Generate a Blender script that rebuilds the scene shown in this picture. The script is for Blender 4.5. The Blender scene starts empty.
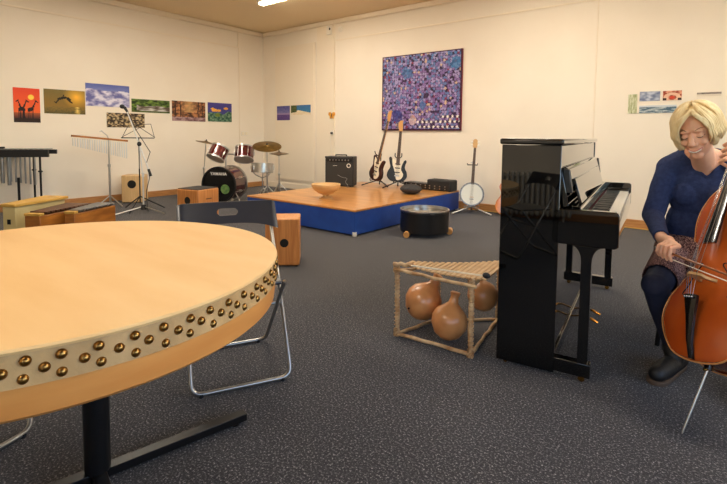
import bpy, bmesh, math, random
from mathutils import Vector, Matrix, noise, Quaternion
from mathutils.bvhtree import BVHTree
random.seed(7)
PI = math.pi
SC = bpy.context.scene
COL = SC.collection

# ------------------------------------------------------------------ materials
def lin(c):
    return tuple(((x/255)/12.92 if x/255 <= .04045 else ((x/255+.055)/1.055)**2.4) for x in c)

def mat(name, c, rough=.5, metal=0, c2=None, scale=8, stretch=(1,1,1), bump=0, bscale=60, coat=0, detail=3, wave=False, spec=.5, trans=0, emit=None, estr=0, croughness=.03, contrast=(.35,.65)):
    m = bpy.data.materials.new(name); m.use_nodes = True
    nt = m.node_tree; N = nt.nodes; Lk = nt.links
    b = N['Principled BSDF']
    b.inputs['Base Color'].default_value = (*lin(c), 1)
    b.inputs['Roughness'].default_value = rough
    b.inputs['Metallic'].default_value = metal
    b.inputs['Specular IOR Level'].default_value = spec
    b.inputs['Coat Weight'].default_value = coat
    b.inputs['Coat Roughness'].default_value = croughness
    b.inputs['Transmission Weight'].default_value = trans
    if emit:
        b.inputs['Emission Color'].default_value = (*lin(emit), 1); b.inputs['Emission Strength'].default_value = estr
    if c2 or bump:
        tc = N.new('ShaderNodeTexCoord'); mp = N.new('ShaderNodeMapping'); mp.inputs['Scale'].default_value = stretch
        Lk.new(tc.outputs['Object'], mp.inputs['Vector'])
    if c2:
        if wave:
            t = N.new('ShaderNodeTexWave'); t.inputs['Scale'].default_value = scale; t.inputs['Distortion'].default_value = 6
            t.inputs['Detail'].default_value = detail; t.inputs['Detail Scale'].default_value = 1.5; out = t.outputs['Fac']
        else:
            t = N.new('ShaderNodeTexNoise'); t.inputs['Scale'].default_value = scale; t.inputs['Detail'].default_value = detail; out = t.outputs['Fac']
        Lk.new(mp.outputs['Vector'], t.inputs['Vector'])
        r = N.new('ShaderNodeValToRGB'); r.color_ramp.elements[0].position = contrast[0]; r.color_ramp.elements[1].position = contrast[1]
        r.color_ramp.elements[0].color = (*lin(c), 1); r.color_ramp.elements[1].color = (*lin(c2), 1)
        Lk.new(out, r.inputs['Fac']); Lk.new(r.outputs['Color'], b.inputs['Base Color'])
    if bump:
        t2 = N.new('ShaderNodeTexNoise'); t2.inputs['Scale'].default_value = bscale; t2.inputs['Detail'].default_value = 4
        Lk.new(mp.outputs['Vector'], t2.inputs['Vector'])
        bp = N.new('ShaderNodeBump'); bp.inputs['Strength'].default_value = bump; bp.inputs['Distance'].default_value = .01
        Lk.new(t2.outputs['Fac'], bp.inputs['Height']); Lk.new(bp.outputs['Normal'], b.inputs['Normal'])
    return m

def mat_vcol(name, rough=.6, coat=0):
    m = bpy.data.materials.new(name); m.use_nodes = True
    nt = m.node_tree; b = nt.nodes['Principled BSDF']; b.inputs['Roughness'].default_value = rough; b.inputs['Coat Weight'].default_value = coat
    b.inputs['Specular IOR Level'].default_value = .25
    a = nt.nodes.new('ShaderNodeVertexColor'); a.layer_name = 'Col'
    nt.links.new(a.outputs['Color'], b.inputs['Base Color'])
    return m

M = {}
M['wall'] = mat('wall_paint', (241,231,215), .75, bump=.05, bscale=30, spec=.2, c2=(238,227,210), scale=1.5)
M['wall_trim'] = mat('wall_trim_paint', (240,227,206), .55, spec=.3)
M['ceiling'] = mat('ceiling_paint', (236,214,178), .9, spec=.1)
M['base_wood'] = mat('baseboard_wood', (196,140,84), .45, c2=(176,120,66), scale=3, stretch=(2,2,20))
M['white_plastic'] = mat('white_plastic', (235,228,215), .35)
M['black_gloss'] = mat('black_piano_lacquer', (5,5,5), .03, coat=.75, croughness=.01, spec=.4)
M['black_matte'] = mat('black_matte', (22,21,22), .6, c2=(28,27,28), scale=40)
M['black_satin'] = mat('black_satin', (16,16,18), .35)
M['black_steel'] = mat('black_steel', (20,19,20), .38, metal=.3)
M['chair_plastic'] = mat('chair_plastic', (44,46,54), .3, c2=(40,42,50), scale=4, coat=.2)
M['chair_tube'] = mat('chair_tube', (176,174,170), .28, metal=.9)
M['chrome'] = mat('chrome', (196,194,190), .28, metal=1)
M['steel'] = mat('brushed_steel', (150,150,150), .35, metal=1)
M['silver'] = mat('polished_silver', (226,226,224), .4, metal=.7)
M['brass'] = mat('brass', (190,140,60), .25, metal=1)
M['tack'] = mat('antique_brass_tack', (150,112,60), .28, metal=1)
M['bronze'] = mat('cymbal_bronze', (150,122,66), .3, metal=1, c2=(128,102,54), scale=14)
M['table_top'] = mat('pale_birch', (236,196,138), .6, c2=(230,186,126), scale=1.6, stretch=(1,5,1), spec=.22, detail=6)
M['table_rim'] = mat('birch_rim', (228,156,82), .45, c2=(218,142,70), scale=3, stretch=(1,1,8), coat=.2, croughness=.2)
M['skin_band'] = mat('rawhide_band', (206,166,112), .6, c2=(180,142,92), scale=9, bump=.15, bscale=60)
M['cajon'] = mat('cajon_wood', (214,146,80), .4, c2=(190,118,58), scale=5, stretch=(12,12,.6), coat=.15, croughness=.25)
M['cajon_light'] = mat('light_birch', (226,190,138), .45, c2=(214,176,122), scale=5, stretch=(8,8,.6))
M['stage_top'] = mat('stage_laminate', (212,152,84), .28, c2=(182,120,58), scale=1.2, stretch=(1.2,12,1), coat=.25, croughness=.2, detail=5)
M['stage_blue'] = mat('stage_blue', (24,72,158), .55, c2=(18,60,142), scale=6, bump=.05)
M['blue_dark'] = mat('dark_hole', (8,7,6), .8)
M['box_cream'] = mat('box_cream', (214,196,140), .5, c2=(204,186,128), scale=4)
M['box_yellow'] = mat('box_yellow_wood', (212,168,82), .45, c2=(196,150,66), scale=4, stretch=(3,1,1))
M['box_brown'] = mat('box_brown_wood', (184,116,44), .42, c2=(140,82,26), scale=3, stretch=(1,1,6), coat=.2)
M['bar_brown'] = mat('bar_rosewood', (96,60,36), .4, c2=(80,48,28), scale=6)
M['bar_grey'] = mat('bar_metal', (142,142,140), .35, metal=.75)
M['amp_vinyl'] = mat('amp_vinyl', (38,37,36), .6, bump=.2, bscale=200)
M['amp_cloth'] = mat('amp_cloth', (52,50,46), .85, bump=.3, bscale=400)
M['maroon'] = mat('maroon_lacquer', (96,20,18), .15, coat=.8, c2=(74,12,12), scale=3)
M['drumskin'] = mat('drum_skin', (206,196,176), .4)
M['drum_black'] = mat('drum_black_head', (10,10,12), .25)
M['green'] = mat('green_disc', (70,110,60), .5, c2=(120,150,80), scale=30)
M['cream'] = mat('cream_plastic', (238,226,200), .3)
M['white'] = mat('white_print', (235,232,225), .5)
M['neck_maple'] = mat('neck_maple', (206,150,86), .35)
M['fret'] = mat('rosewood_fretboard', (78,48,30), .45)
M['sunburst'] = mat('sunburst', (26,14,12), .35, c2=(74,30,16), scale=4)
M['red_gloss'] = mat('red_gloss', (140,24,20), .2, coat=.6)
M['bowl'] = mat('turned_bowl_wood', (222,186,132), .45, c2=(206,164,106), scale=4, stretch=(1,1,6))
M['stone'] = mat('dark_grey_cover', (44,42,42), .75, c2=(58,55,54), scale=25, bump=.3, bscale=60)
M['mirror_head'] = mat('clear_drum_head', (150,146,138), .08, metal=.9, c2=(120,116,108), scale=3)
M['gourd'] = mat('gourd_shell', (214,150,92), .32, c2=(192,122,68), scale=7, coat=.3, croughness=.15, detail=6)
M['cane'] = mat('cane', (214,182,136), .55, c2=(168,122,74), scale=16, stretch=(1,1,1))
M['slat'] = mat('balafon_slat', (212,176,128), .5, c2=(192,152,102), scale=10, stretch=(6,1,1))
M['binding'] = mat('rattan_binding', (210,176,130), .6, c2=(150,106,64), scale=50)
M['ivory'] = mat('white_key', (238,232,218), .2, coat=.3)
M['key_black'] = mat('black_key', (12,12,12), .25)
M['felt'] = mat('red_felt', (90,14,20), .9)
M['skin'] = mat('skin', (236,182,148), .5, c2=(228,168,134), scale=12, spec=.35)
for s in ['skin']:
    b = M[s].node_tree.nodes['Principled BSDF']; b.inputs['Subsurface Weight'].default_value = .12; b.inputs['Subsurface Radius'].default_value = (.02,.008,.004); b.inputs['Subsurface Scale'].default_value = .3
M['hair'] = mat('blonde_hair', (244,222,172), .5, c2=(228,198,144), scale=22, stretch=(2,2,.5), spec=.4)
M['brow'] = mat('brow_hair', (140,100,62), .8)
M['lash'] = mat('lash', (52,34,28), .8)
M['lip'] = mat('lip', (204,122,108), .45)
M['teeth'] = mat('teeth', (238,228,214), .3)
M['sweater'] = mat('navy_knit', (56,66,102), .9, c2=(48,57,90), scale=60, bump=.5, bscale=220, spec=.15)
M['skirt'] = mat('tweed_skirt', (70,42,44), .95, c2=(176,136,124), scale=190, contrast=(.45,.62), bump=.4, bscale=200, spec=.1)
M['tights'] = mat('dark_tights', (38,42,62), .75, c2=(34,37,56), scale=30, spec=.25)
M['boot'] = mat('black_boot', (18,17,17), .55, bump=.2, bscale=80)
M['sole'] = mat('boot_sole', (84,66,52), .7)
M['cello'] = mat('cello_varnish', (212,104,38), .25, c2=(192,82,24), scale=4, stretch=(1,1,.5), coat=.7, croughness=.12, detail=6)
M['cello_side'] = mat('cello_rib_varnish', (120,44,16), .25, c2=(96,32,12), scale=5, coat=.6, croughness=.12)
M['purfling'] = mat('cello_edge', (226,160,92), .3, coat=.4)
M['ebony'] = mat('ebony', (14,12,12), .22, coat=.4)
M['bridge'] = mat('maple_bridge', (208,162,104), .45)
M['string'] = mat('string_steel', (190,186,180), .25, metal=1)
M['bow_wood'] = mat('bow_wood', (150,92,48), .3, coat=.4)
M['bow_hair'] = mat('bow_hair', (226,214,188), .5)
M['radiator'] = mat('radiator_enamel', (214,206,190), .35)
def pane_glass():
    m = bpy.data.materials.new('window_glass'); m.use_nodes=True; nt=m.node_tree; nt.nodes.clear()
    o=nt.nodes.new('ShaderNodeOutputMaterial'); mx=nt.nodes.new('ShaderNodeMixShader'); tr=nt.nodes.new('ShaderNodeBsdfTransparent'); gl=nt.nodes.new('ShaderNodeBsdfGlossy'); fr=nt.nodes.new('ShaderNodeFresnel')
    gl.inputs['Roughness'].default_value=.01; fr.inputs['IOR'].default_value=1.45
    nt.links.new(fr.outputs[0],mx.inputs[0]); nt.links.new(tr.outputs[0],mx.inputs[1]); nt.links.new(gl.outputs[0],mx.inputs[2]); nt.links.new(mx.outputs[0],o.inputs[0])
    return m
M['glass'] = pane_glass()
M['lamp_tube'] = mat('lamp_diffuser', (255,250,240), .4, emit=(255,240,214), estr=24)
M['curtain'] = mat('heavy_linen', (214,202,180), .85)

def carpet():
    m = bpy.data.materials.new('speckled_carpet'); m.use_nodes = True
    nt = m.node_tree; N = nt.nodes; Lk = nt.links; b = N['Principled BSDF']
    b.inputs['Roughness'].default_value = .95; b.inputs['Specular IOR Level'].default_value = .15
    b.inputs['Sheen Weight'].default_value = .15
    tc = N.new('ShaderNodeTexCoord')
    n1 = N.new('ShaderNodeTexNoise'); n1.inputs['Scale'].default_value = 125; n1.inputs['Detail'].default_value = 5; n1.inputs['Roughness'].default_value = .75
    Lk.new(tc.outputs['Object'], n1.inputs['Vector'])
    r = N.new('ShaderNodeValToRGB'); e = r.color_ramp.elements
    e[0].position = .40; e[0].color = (*lin((34,33,36)), 1); e[1].position = .68; e[1].color = (*lin((182,178,176)), 1)
    x = e.new(.55); x.color = (*lin((62,60,62)), 1)
    Lk.new(n1.outputs['Fac'], r.inputs['Fac']); Lk.new(r.outputs['Color'], b.inputs['Base Color'])
    bp = N.new('ShaderNodeBump'); bp.inputs['Strength'].default_value = .5; bp.inputs['Distance'].default_value = .004
    Lk.new(n1.outputs['Fac'], bp.inputs['Height']); Lk.new(bp.outputs['Normal'], b.inputs['Normal'])
    return m
M['carpet'] = carpet()

# ------------------------------------------------------------------ mesh builder
def frame_of(d):
    d = d.normalized(); up = Vector((0,0,1)) if abs(d.z) < .95 else Vector((1,0,0))
    x = up.cross(d).normalized(); return x, d.cross(x)

class MB:
    def __init__(s): s.bm = bmesh.new(); s.mi = 0
    def _f(s, vs):
        try:
            f = s.bm.faces.new(vs); f.material_index = s.mi; return f
        except ValueError: return None
    def box(s, c, size, rz=0, rx=0, ry=0, taper=None):
        R = Matrix.Rotation(rz,3,'Z') @ Matrix.Rotation(ry,3,'Y') @ Matrix.Rotation(rx,3,'X'); c = Vector(c); hx,hy,hz = [a/2 for a in size]
        v = []
        for z in (-hz,hz):
            k = 1 if (taper is None or z < 0) else taper
            for x,y in ((-hx,-hy),(hx,-hy),(hx,hy),(-hx,hy)): v.append(s.bm.verts.new(c + R @ Vector((x*k,y*k,z))))
        for q in ((3,2,1,0),(4,5,6,7),(0,1,5,4),(1,2,6,5),(2,3,7,6),(3,0,4,7)): s._f([v[i] for i in q])
        return s
    def b2(s, lo, hi):
        return s.box([(a+b)/2 for a,b in zip(lo,hi)], [b-a for a,b in zip(lo,hi)])
    def tube(s, pts, r, n=10, closed=False, caps=True, flat=1.0):
        pts = [Vector(p) for p in pts]; k = len(pts)
        rs = r if isinstance(r, (list,tuple)) else [r]*k
        rings = []; X = None
        for i,p in enumerate(pts):
            if closed: d = pts[(i+1)%k]-pts[i-1]
            else: d = pts[min(i+1,k-1)]-pts[max(i-1,0)]
            if d.length < 1e-9: d = Vector((0,0,1))
            d.normalize()
            if X is None: X,_ = frame_of(d)
            X = (X - d*X.dot(d)); X = X.normalized() if X.length > 1e-6 else frame_of(d)[0]
            Y = d.cross(X)
            rings.append([s.bm.verts.new(p + X*math.cos(2*PI*j/n)*rs[i] + Y*math.sin(2*PI*j/n)*rs[i]*flat) for j in range(n)])
        for i in range(k if closed else k-1):
            a,b = rings[i], rings[(i+1)%k]
            for j in range(n): s._f([a[j],a[(j+1)%n],b[(j+1)%n],b[j]])
        if caps and not closed: s._f(rings[0][::-1]); s._f(rings[-1])
        return s
    def cyl(s, a, b, r, r2=None, n=24): return s.tube([a,b], [r, r if r2 is None else r2], n)
    def lathe(s, prof, n=32, M_=None, closed=False):
        M_ = M_ or Matrix.Identity(4); rings = []
        for r,z in prof:
            if r < 1e-6: rings.append([s.bm.verts.new(M_ @ Vector((0,0,z)))])
            else: rings.append([s.bm.verts.new(M_ @ Vector((r*math.cos(2*PI*j/n), r*math.sin(2*PI*j/n), z))) for j in range(n)])
        m = len(rings)
        for i in range(m if closed else m-1):
            a,b = rings[i], rings[(i+1)%m]
            for j in range(n):
                j2=(j+1)%n
                if len(a)==1 and len(b)==1: continue
                if len(a)==1: s._f([a[0],b[j2],b[j]])
                elif len(b)==1: s._f([a[j],a[j2],b[0]])
                else: s._f([a[j],a[j2],b[j2],b[j]])
        return s
    def ell(s, c, r, n=20, R=None):
        c = Vector(c); R = R or Matrix.Identity(3)
        if not isinstance(r,(list,tuple)): r=(r,r,r)
        rings = []
        for i in range(n//2+1):
            t = PI*i/(n//2)
            if i in (0,n//2): rings.append([s.bm.verts.new(c + R @ Vector((0,0,r[2]*math.cos(t))))])
            else: rings.append([s.bm.verts.new(c + R @ Vector((r[0]*math.sin(t)*math.cos(2*PI*j/n), r[1]*math.sin(t)*math.sin(2*PI*j/n), r[2]*math.cos(t)))) for j in range(n)])
        for i in range(len(rings)-1):
            a,b = rings[i],rings[i+1]
            for j in range(n):
                j2=(j+1)%n
                if len(a)==1: s._f([a[0],b[j],b[j2]])
                elif len(b)==1: s._f([a[j],b[0],a[j2]])
                else: s._f([a[j],b[j],b[j2],a[j2]])
        return s
    def cap(s, a, b, ra, rb, n=14):   # tapered capsule
        a=Vector(a); b=Vector(b); d=(b-a); L=d.length; d=d/L if L>1e-6 else Vector((0,0,1))
        pts=[];rs=[]
        for i in range(5):
            t=PI/2*i/4*.97+.04; pts.append(a-d*ra*math.cos(t)); rs.append(ra*math.sin(t))
        for i in range(4,-1,-1):
            t=PI/2*i/4*.97+.04; pts.append(b+d*rb*math.cos(t)); rs.append(rb*math.sin(t))
        return s.tube(pts, rs, n)
    def prism(s, poly, z0, z1, M_=None):
        M_ = M_ or Matrix.Identity(4)
        a=[s.bm.verts.new(M_ @ Vector((x,y,z0))) for x,y in poly]; b=[s.bm.verts.new(M_ @ Vector((x,y,z1))) for x,y in poly]
        n=len(poly); s._f(a[::-1]); s._f(b)
        for i in range(n): s._f([a[i],a[(i+1)%n],b[(i+1)%n],b[i]])
        return s
    def build(s, name, mats, parent=None, bevel=0, smooth=True, ang=38, seg=2):
        bm = s.bm
        bmesh.ops.recalc_face_normals(bm, faces=bm.faces)
        if smooth:
            for f in bm.faces: f.smooth = True
            lim = math.radians(ang)
            for e in bm.edges:
                if len(e.link_faces)==2 and e.calc_face_angle(0) > lim: e.smooth = False
        me = bpy.data.meshes.new(name); bm.to_mesh(me); bm.free()
        for m in (mats if isinstance(mats,(list,tuple)) else [mats]): me.materials.append(m)
        o = bpy.data.objects.new(name, me); COL.objects.link(o)
        if parent is not None: o.parent = parent
        if bevel:
            md = o.modifiers.new('bevel','BEVEL'); md.width = bevel; md.segments = seg; md.limit_method='ANGLE'; md.angle_limit=math.radians(40); md.harden_normals=False
        return o

def tag(o, label, cat, group=None):
    o['label']=label; o['category']=cat
    if group: o['group']=group
    return o
def thing(name, label, cat, loc=(0,0,0), rz=0, group=None):
    o = bpy.data.objects.new(name, None); COL.objects.link(o); o.location=loc; o.rotation_euler=(0,0,rz); o.empty_display_size=.1
    return tag(o, label, cat, group)
def struct(o): o['kind']='structure'; return o
def copy_tree(o, parent=None):
    c = o.copy(); COL.objects.link(c); c.parent = parent
    for ch in list(o.children): copy_tree(ch, c)
    return c
def arc(c, r, a0, a1, n, ax='xy'):
    out=[]
    for i in range(n+1):
        a=a0+(a1-a0)*i/n; x,y=r*math.cos(a),r*math.sin(a)
        out.append({'xy':(c[0]+x,c[1]+y,c[2]),'xz':(c[0]+x,c[1],c[2]+y),'yz':(c[0],c[1]+x,c[2]+y)}[ax])
    return out
def rounded(pts, rad, seg=5, closed=False):   # fillet a polyline
    pts=[Vector(p) for p in pts]; out=[]; n=len(pts)
    for i,p in enumerate(pts):
        if not closed and i in (0,n-1): out.append(p); continue
        a=pts[i-1]; b=pts[(i+1)%n]; da=(a-p); db=(b-p); r=min(rad,da.length*.49,db.length*.49)
        p0=p+da.normalized()*r; p1=p+db.normalized()*r
        for k in range(seg+1):
            t=k/seg; out.append(p0*(1-t)**2+p*2*t*(1-t)+p1*t*t)
    return out

# ------------------------------------------------------------------ room
XL, YB, XR, YF, ZC = -7.87, 6.51, 3.0, -2.2, 3.22
T=.2
def box_struct(name, lo, hi, m, bevel=0):
    return struct(MB().b2(lo,hi).build(name, m, bevel=bevel))
box_struct('floor', (XL-T,YF-T,-.1),(XR+T,YB+T,0), M['carpet'])
box_struct('ceiling', (XL-T,YF-T,ZC),(XR+T,YB+T,ZC+.1), M['ceiling'])
box_struct('wall_left', (XL-T,YF-T,0),(XL,YB+T,ZC), M['wall'])
box_struct('wall_back', (XL,YB,0),(XR,YB+T,ZC), M['wall'])
# the front wall has a window opening to the right, behind the photographer; the right wall has another
WX0,WX1,WZ0,WZ1 = .2,2.6,.95,2.6
m=MB(); m.b2((XL,YF-T,0),(WX0,YF,ZC)); m.b2((WX1,YF-T,0),(XR,YF,ZC)); m.b2((WX0,YF-T,0),(WX1,YF,WZ0)); m.b2((WX0,YF-T,WZ1),(WX1,YF,ZC))
struct(m.build('wall_front', M['wall']))
WY0,WY1 = -1.2,3.6
m=MB(); m.b2((XR,YF-T,0),(XR+T,WY0,ZC)); m.b2((XR,WY1,0),(XR+T,YB+T,ZC)); m.b2((XR,WY0,0),(XR+T,WY1,WZ0)); m.b2((XR,WY0,WZ1),(XR+T,WY1,ZC))
struct(m.build('wall_right', M['wall']))
def window(n, horizontal, a0, a1, fixed):
    m=MB(); fr=.06
    def bb(p0,p1,z0,z1,th):
        if horizontal: m.b2((p0,fixed-th,z0),(p1,fixed,z1))
        else: m.b2((fixed,p0,z0),(fixed+th,p1,z1))
    bb(a0,a1,WZ0,WZ0+fr,.08); bb(a0,a1,WZ1-fr,WZ1,.08)
    k=3
    for i in range(k+1):
        x=a0+(a1-a0-fr)*i/k; bb(x,x+fr,WZ0+fr,WZ1-fr,.08)
    w=struct(m.build('window_%d'%n, M['white_plastic']))
    m=MB()
    if horizontal: m.b2((a0+.01,fixed-.045,WZ0+.01),(a1-.01,fixed-.04,WZ1-.01))
    else: m.b2((fixed+.04,a0+.01,WZ0+.01),(fixed+.045,a1-.01,WZ1-.01))
    g=m.build('window_pane', M['glass'], w, smooth=False)
window(1, True, WX0, WX1, YF-.06); window(2, False, WY0, WY1, XR+.06)
# baseboards
def baseboard(name, lo, hi, m): return struct(MB().b2(lo,hi).build(name, m, bevel=.004))
baseboard('baseboard_left', (XL,YF,0),(XL+.022,YB,.10), M['base_wood'])
m=MB(); m.b2((-3.7,YB-.022,.012),(XR,YB,.11)); m.mi=1; m.b2((-3.7,YB-.03,0),(XR,YB,.014)); struct(m.build('baseboard_back', [M['base_wood'],M['box_yellow']], bevel=.003))
baseboard('baseboard_front', (XL,YF,0),(XR,YF+.022,.10), M['base_wood'])
baseboard('baseboard_right', (XR-.022,YF,0),(XR,YB,.10), M['base_wood'])
baseboard('trim_1', (XL+.02,YB-.02,0),(-3.7,YB,.11), M['wall_trim'])
# picture rail, crown moulding, wall joints
def trimbox(n, lo, hi, bev=.004): return struct(MB().b2(lo,hi).build('trim_%d'%n, M['wall_trim'], bevel=bev))
trimbox(2, (XL,YF,2.825),(XL+.012,5.9,2.85)); trimbox(3, (-5.8,YB-.012,2.83),(-1.39,YB,2.855))
trimbox(4, (XL,YF,3.13),(XL+.05,YB,ZC), .02); trimbox(5, (XL,YB-.05,3.13),(XR,YB,ZC), .02)
trimbox(6, (-1.40,YB-.008,.11),(-1.385,YB,2.84)); trimbox(7, (XL,5.88,.1),(XL+.012,5.9,2.85))
trimbox(8, (XL,5.86,2.85),(XL+.014,5.88,3.13))
# raised door-like wall panel beside the left corner (posters hang on it)
m=MB(); m.b2((-7.47,YB-.02,.16),(-6.33,YB,2.87)); m.b2((-7.44,YB-.028,.19),(-6.36,YB-.02,2.84))
struct(m.build('trim_9', M['wall_trim'], bevel=.006))
trimbox(10, (-6.27,YB-.03,.11),(-5.82,YB,3.13)); pass

# ------------------------------------------------------------------ lamps
def lamp(x0, y, L, label, first=None):
    t=thing('ceiling_lamp', label, 'ceiling light', (x0+L/2,y,ZC), 0, 'tube ceiling lights')
    MB().b2((-L/2,-.06,-.05),(L/2,.06,-.001)).build('housing', M['white_plastic'], t, bevel=.01)
    m=MB(); m.b2((-L/2+.02,-.05,-.085),(L/2-.02,.05,-.05)); m.build('diffuser', M['lamp_tube'], t, bevel=.015)
    for s in (-1,1): MB().b2((s*L/2-.02,-.06,-.09),(s*L/2+.02,.06,-.001)).build('end_cap', M['white_plastic'], t, bevel=.008)
    ld=bpy.data.lights.new('lamp_light','AREA'); ld.shape='RECTANGLE'; ld.size=L-.1; ld.size_y=.1; ld.energy=LAMP_W; ld.color=LAMP_C
    lo=bpy.data.objects.new('lamp_light', ld); COL.objects.link(lo); lo.parent=t; lo.location=(0,0,-.095)
    return t
LAMP_W=23; LAMP_C=(1,.93,.83)
EXPO=.42
lamp(-5.93,4.86,1.5,'white tube ceiling light near the far left corner of the room',1)
lamp(-2.6,4.86,1.5,'white tube ceiling light in the far row, above the piano end of the stage',1)
lamp(.6,4.86,1.5,'white tube ceiling light in the far row, nearest the right wall',1)
lamp(-6.5,2.6,1.5,'white tube ceiling light in the middle row, above the wooden instrument boxes',1)
lamp(-3.9,2.6,1.5,'white tube ceiling light in the middle row, between the round drum and the stage',1)
lamp(.6,2.6,1.5,'white tube ceiling light in the middle row, beside the right wall window',1)
lamp(-2.6,-1.2,1.5,'white tube ceiling light nearest the radiator wall',1)

# ------------------------------------------------------------------ painted posters
def poster(name, label, side, a0, a1, z0, z1, paint, nx=46, ny=34, th=.006, group='pictures pinned on the walls', rough=.35, off=0, mats=None):
    # side 'L' : on the left wall, a = y ; side 'B' : on the back wall, a = x
    w=a1-a0; h=z1-z0
    me=bpy.data.meshes.new(name); V=[];Fc=[];C=[]
    for j in range(ny+1):
        for i in range(nx+1):
            V.append((-w/2+w*i/nx, -th, -h/2+h*j/ny))
    for j in range(ny):
        for i in range(nx):
            a=j*(nx+1)+i; Fc.append((a,a+1,a+nx+2,a+nx+1)); c=lin(paint((i+.5)/nx,(j+.5)/ny)); C.append(tuple(max(0,min(1,x)) for x in c))
    n0=len(V); V+=[(-w/2,-th,-h/2),(w/2,-th,-h/2),(w/2,-th,h/2),(-w/2,-th,h/2),(-w/2,0,-h/2),(w/2,0,-h/2),(w/2,0,h/2),(-w/2,0,h/2)]
    Fs=[(0,4,5,1),(1,5,6,2),(2,6,7,3),(3,7,4,0),(4,7,6,5)]
    ec=lin((200,190,175)) if not mats else lin(mats)
    for f in Fs: Fc.append(tuple(n0+q for q in f)); C.append(ec)
    me.from_pydata(V,[],Fc); ca=me.color_attributes.new('Col','FLOAT_COLOR','CORNER'); k=0
    for p in me.polygons:
        for _ in p.loop_indices: ca.data[k].color=(*C[p.index],1); k+=1
    me.materials.append(M['poster'])
    o=bpy.data.objects.new(name, me); COL.objects.link(o)
    if side=='L': o.location=(XL+off,(a0+a1)/2,(z0+z1)/2); o.rotation_euler=(0,0,PI/2)
    else: o.location=((a0+a1)/2,YB-off,(z0+z1)/2)
    return tag(o,label,'picture',group)
M['poster']=mat_vcol('printed_picture', .4)
def nz(x,y,s,seed=0): return noise.noise(Vector((x*s+seed,y*s,seed*1.7)))
def mix(a,b,t): t=max(0,min(1,t)); return tuple(x+(y-x)*t for x,y in zip(a,b))
def seg_d(u,v,a,b):
    ax,ay=a;bx,by=b; dx,dy=bx-ax,by-ay; t=max(0,min(1,((u-ax)*dx+(v-ay)*dy)/(dx*dx+dy*dy))); return math.hypot(u-ax-dx*t,v-ay-dy*t)
def p_giraffe(u,v):
    c=mix((240,120,50),(232,70,38),v) if v>.28 else mix((70,40,36),(180,90,50),(v-.1)/.2)
    if v<.12: c=(48,32,28)
    d=math.hypot(u-.66,(v-.74)*1.5); c=mix((255,215,80),c,(d-.10)/.03)
    def gir(x,f,head):
        L=[((x,.37),(x+.13*f,.40),.055),((x+.12*f,.40),(x+.19*f,.50),.034),((x+.18*f,.48),(x+.26*f,.63),.022),((x+.25*f,.64),(x+.34*f,.60),.019),((x-.03*f,.36),(x-.04*f,.13),.013),((x+.02*f,.36),(x+.02*f,.13),.013),((x+.12*f,.37),(x+.11*f,.13),.013),((x+.15*f,.37),(x+.16*f,.13),.013)]
        return any(seg_d(u,v,a,b)<r for a,b,r in L)
    if gir(.22,1,0) or gir(.57,1,1) or gir(.38,-.8,1): c=(34,24,26)
    return c
def p_dolphin(u,v):
    c=mix((150,110,40),(120,104,56),v); d=math.hypot((u-.78)*1.4,v-.72); c=mix((255,190,60),c,d/.5)
    if v<.3: c=mix((96,88,50),(140,110,50),v/.3+nz(u,v,20)*.8); c=mix((255,220,120),c,abs(u-.8)/.1+abs(nz(u,v*4,9)))
    L=[((.28,.45),(.36,.62),.02),((.36,.62),(.5,.68),.045),((.5,.68),(.6,.64),.03),((.45,.7),(.47,.78),.015),((.28,.45),(.25,.5),.015),((.56,.62),(.66,.48),.025),((.58,.66),(.62,.6),.03)]
    if any(seg_d(u,v,a,b)<r for a,b,r in L): c=(40,34,22)
    return c
def p_mount(u,v):
    n=nz(u,v,5,3)+.5*nz(u,v,11,4)+.25*nz(u,v,24,5)
    rid=.72+.1*nz(u,0,4,8)
    if v>rid: return mix((120,130,190),(86,98,170),(v-rid)*4+n*.2)
    return mix((104,104,164),(226,222,238),.5+n*1.3)
def p_stone(u,v):
    n=nz(u,v*.6,16,2)+.6*nz(u,v,36,5); return mix((56,44,34),(204,180,138),.42+n*1.3)
def p_stream(u,v):
    g=nz(u,v,9,1)+.5*nz(u,v,20,7); c=mix((34,52,22),(120,148,60),.5+g)
    if v<.5+.1*nz(u,0,5) and u>.12: c=mix((90,74,64),(206,204,200),.45+1.4*nz(u*.5,v,14,9))
    if v<.12: c=mix((60,76,30),(100,110,60),.5+g)
    return c
def p_autumn(u,v):
    g=nz(u,v,9,12)+.6*nz(u,v,22,3); c=mix((74,48,34),(190,128,84),.5+g)
    if v<.2: c=mix((110,80,84),(180,150,150),.5+g)
    t=abs(u-.5)
    c=mix((222,180,120),c,t*2.4+.25) if v>.45 else c
    for x in (.1,.25,.78,.9):
        if abs(u-x-.02*nz(v,x,6))<.014 and v>.2: c=(56,38,32)
    return c
def p_coral(u,v):
    c=mix((60,70,140),(74,66,142),v)
    if v<.5+.15*nz(u,0,4,6): c=mix((40,80,64),(120,150,120),.5+1.4*nz(u,v,12,3))
    for x,y,r in ((.28,.6,.13),(.2,.68,.08),(.75,.72,.1),(.45,.6,.1)):
        if math.hypot(u-x,(v-y)*1.6)<r: c=mix((228,150,60),(240,190,90),nz(u,v,20)+.5)
    if math.hypot(u-.4,(v-.35))<.1: c=(110,130,50)
    return c
def p_lavender(u,v):
    if v>.5: return mix((120,116,168),(70,74,140),(v-.5)*2+nz(u,v,8)*.4)
    if v>.4: return (150,130,170)
    return mix((74,54,120),(110,80,140),.5+nz(u,v*3,10))
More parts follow.
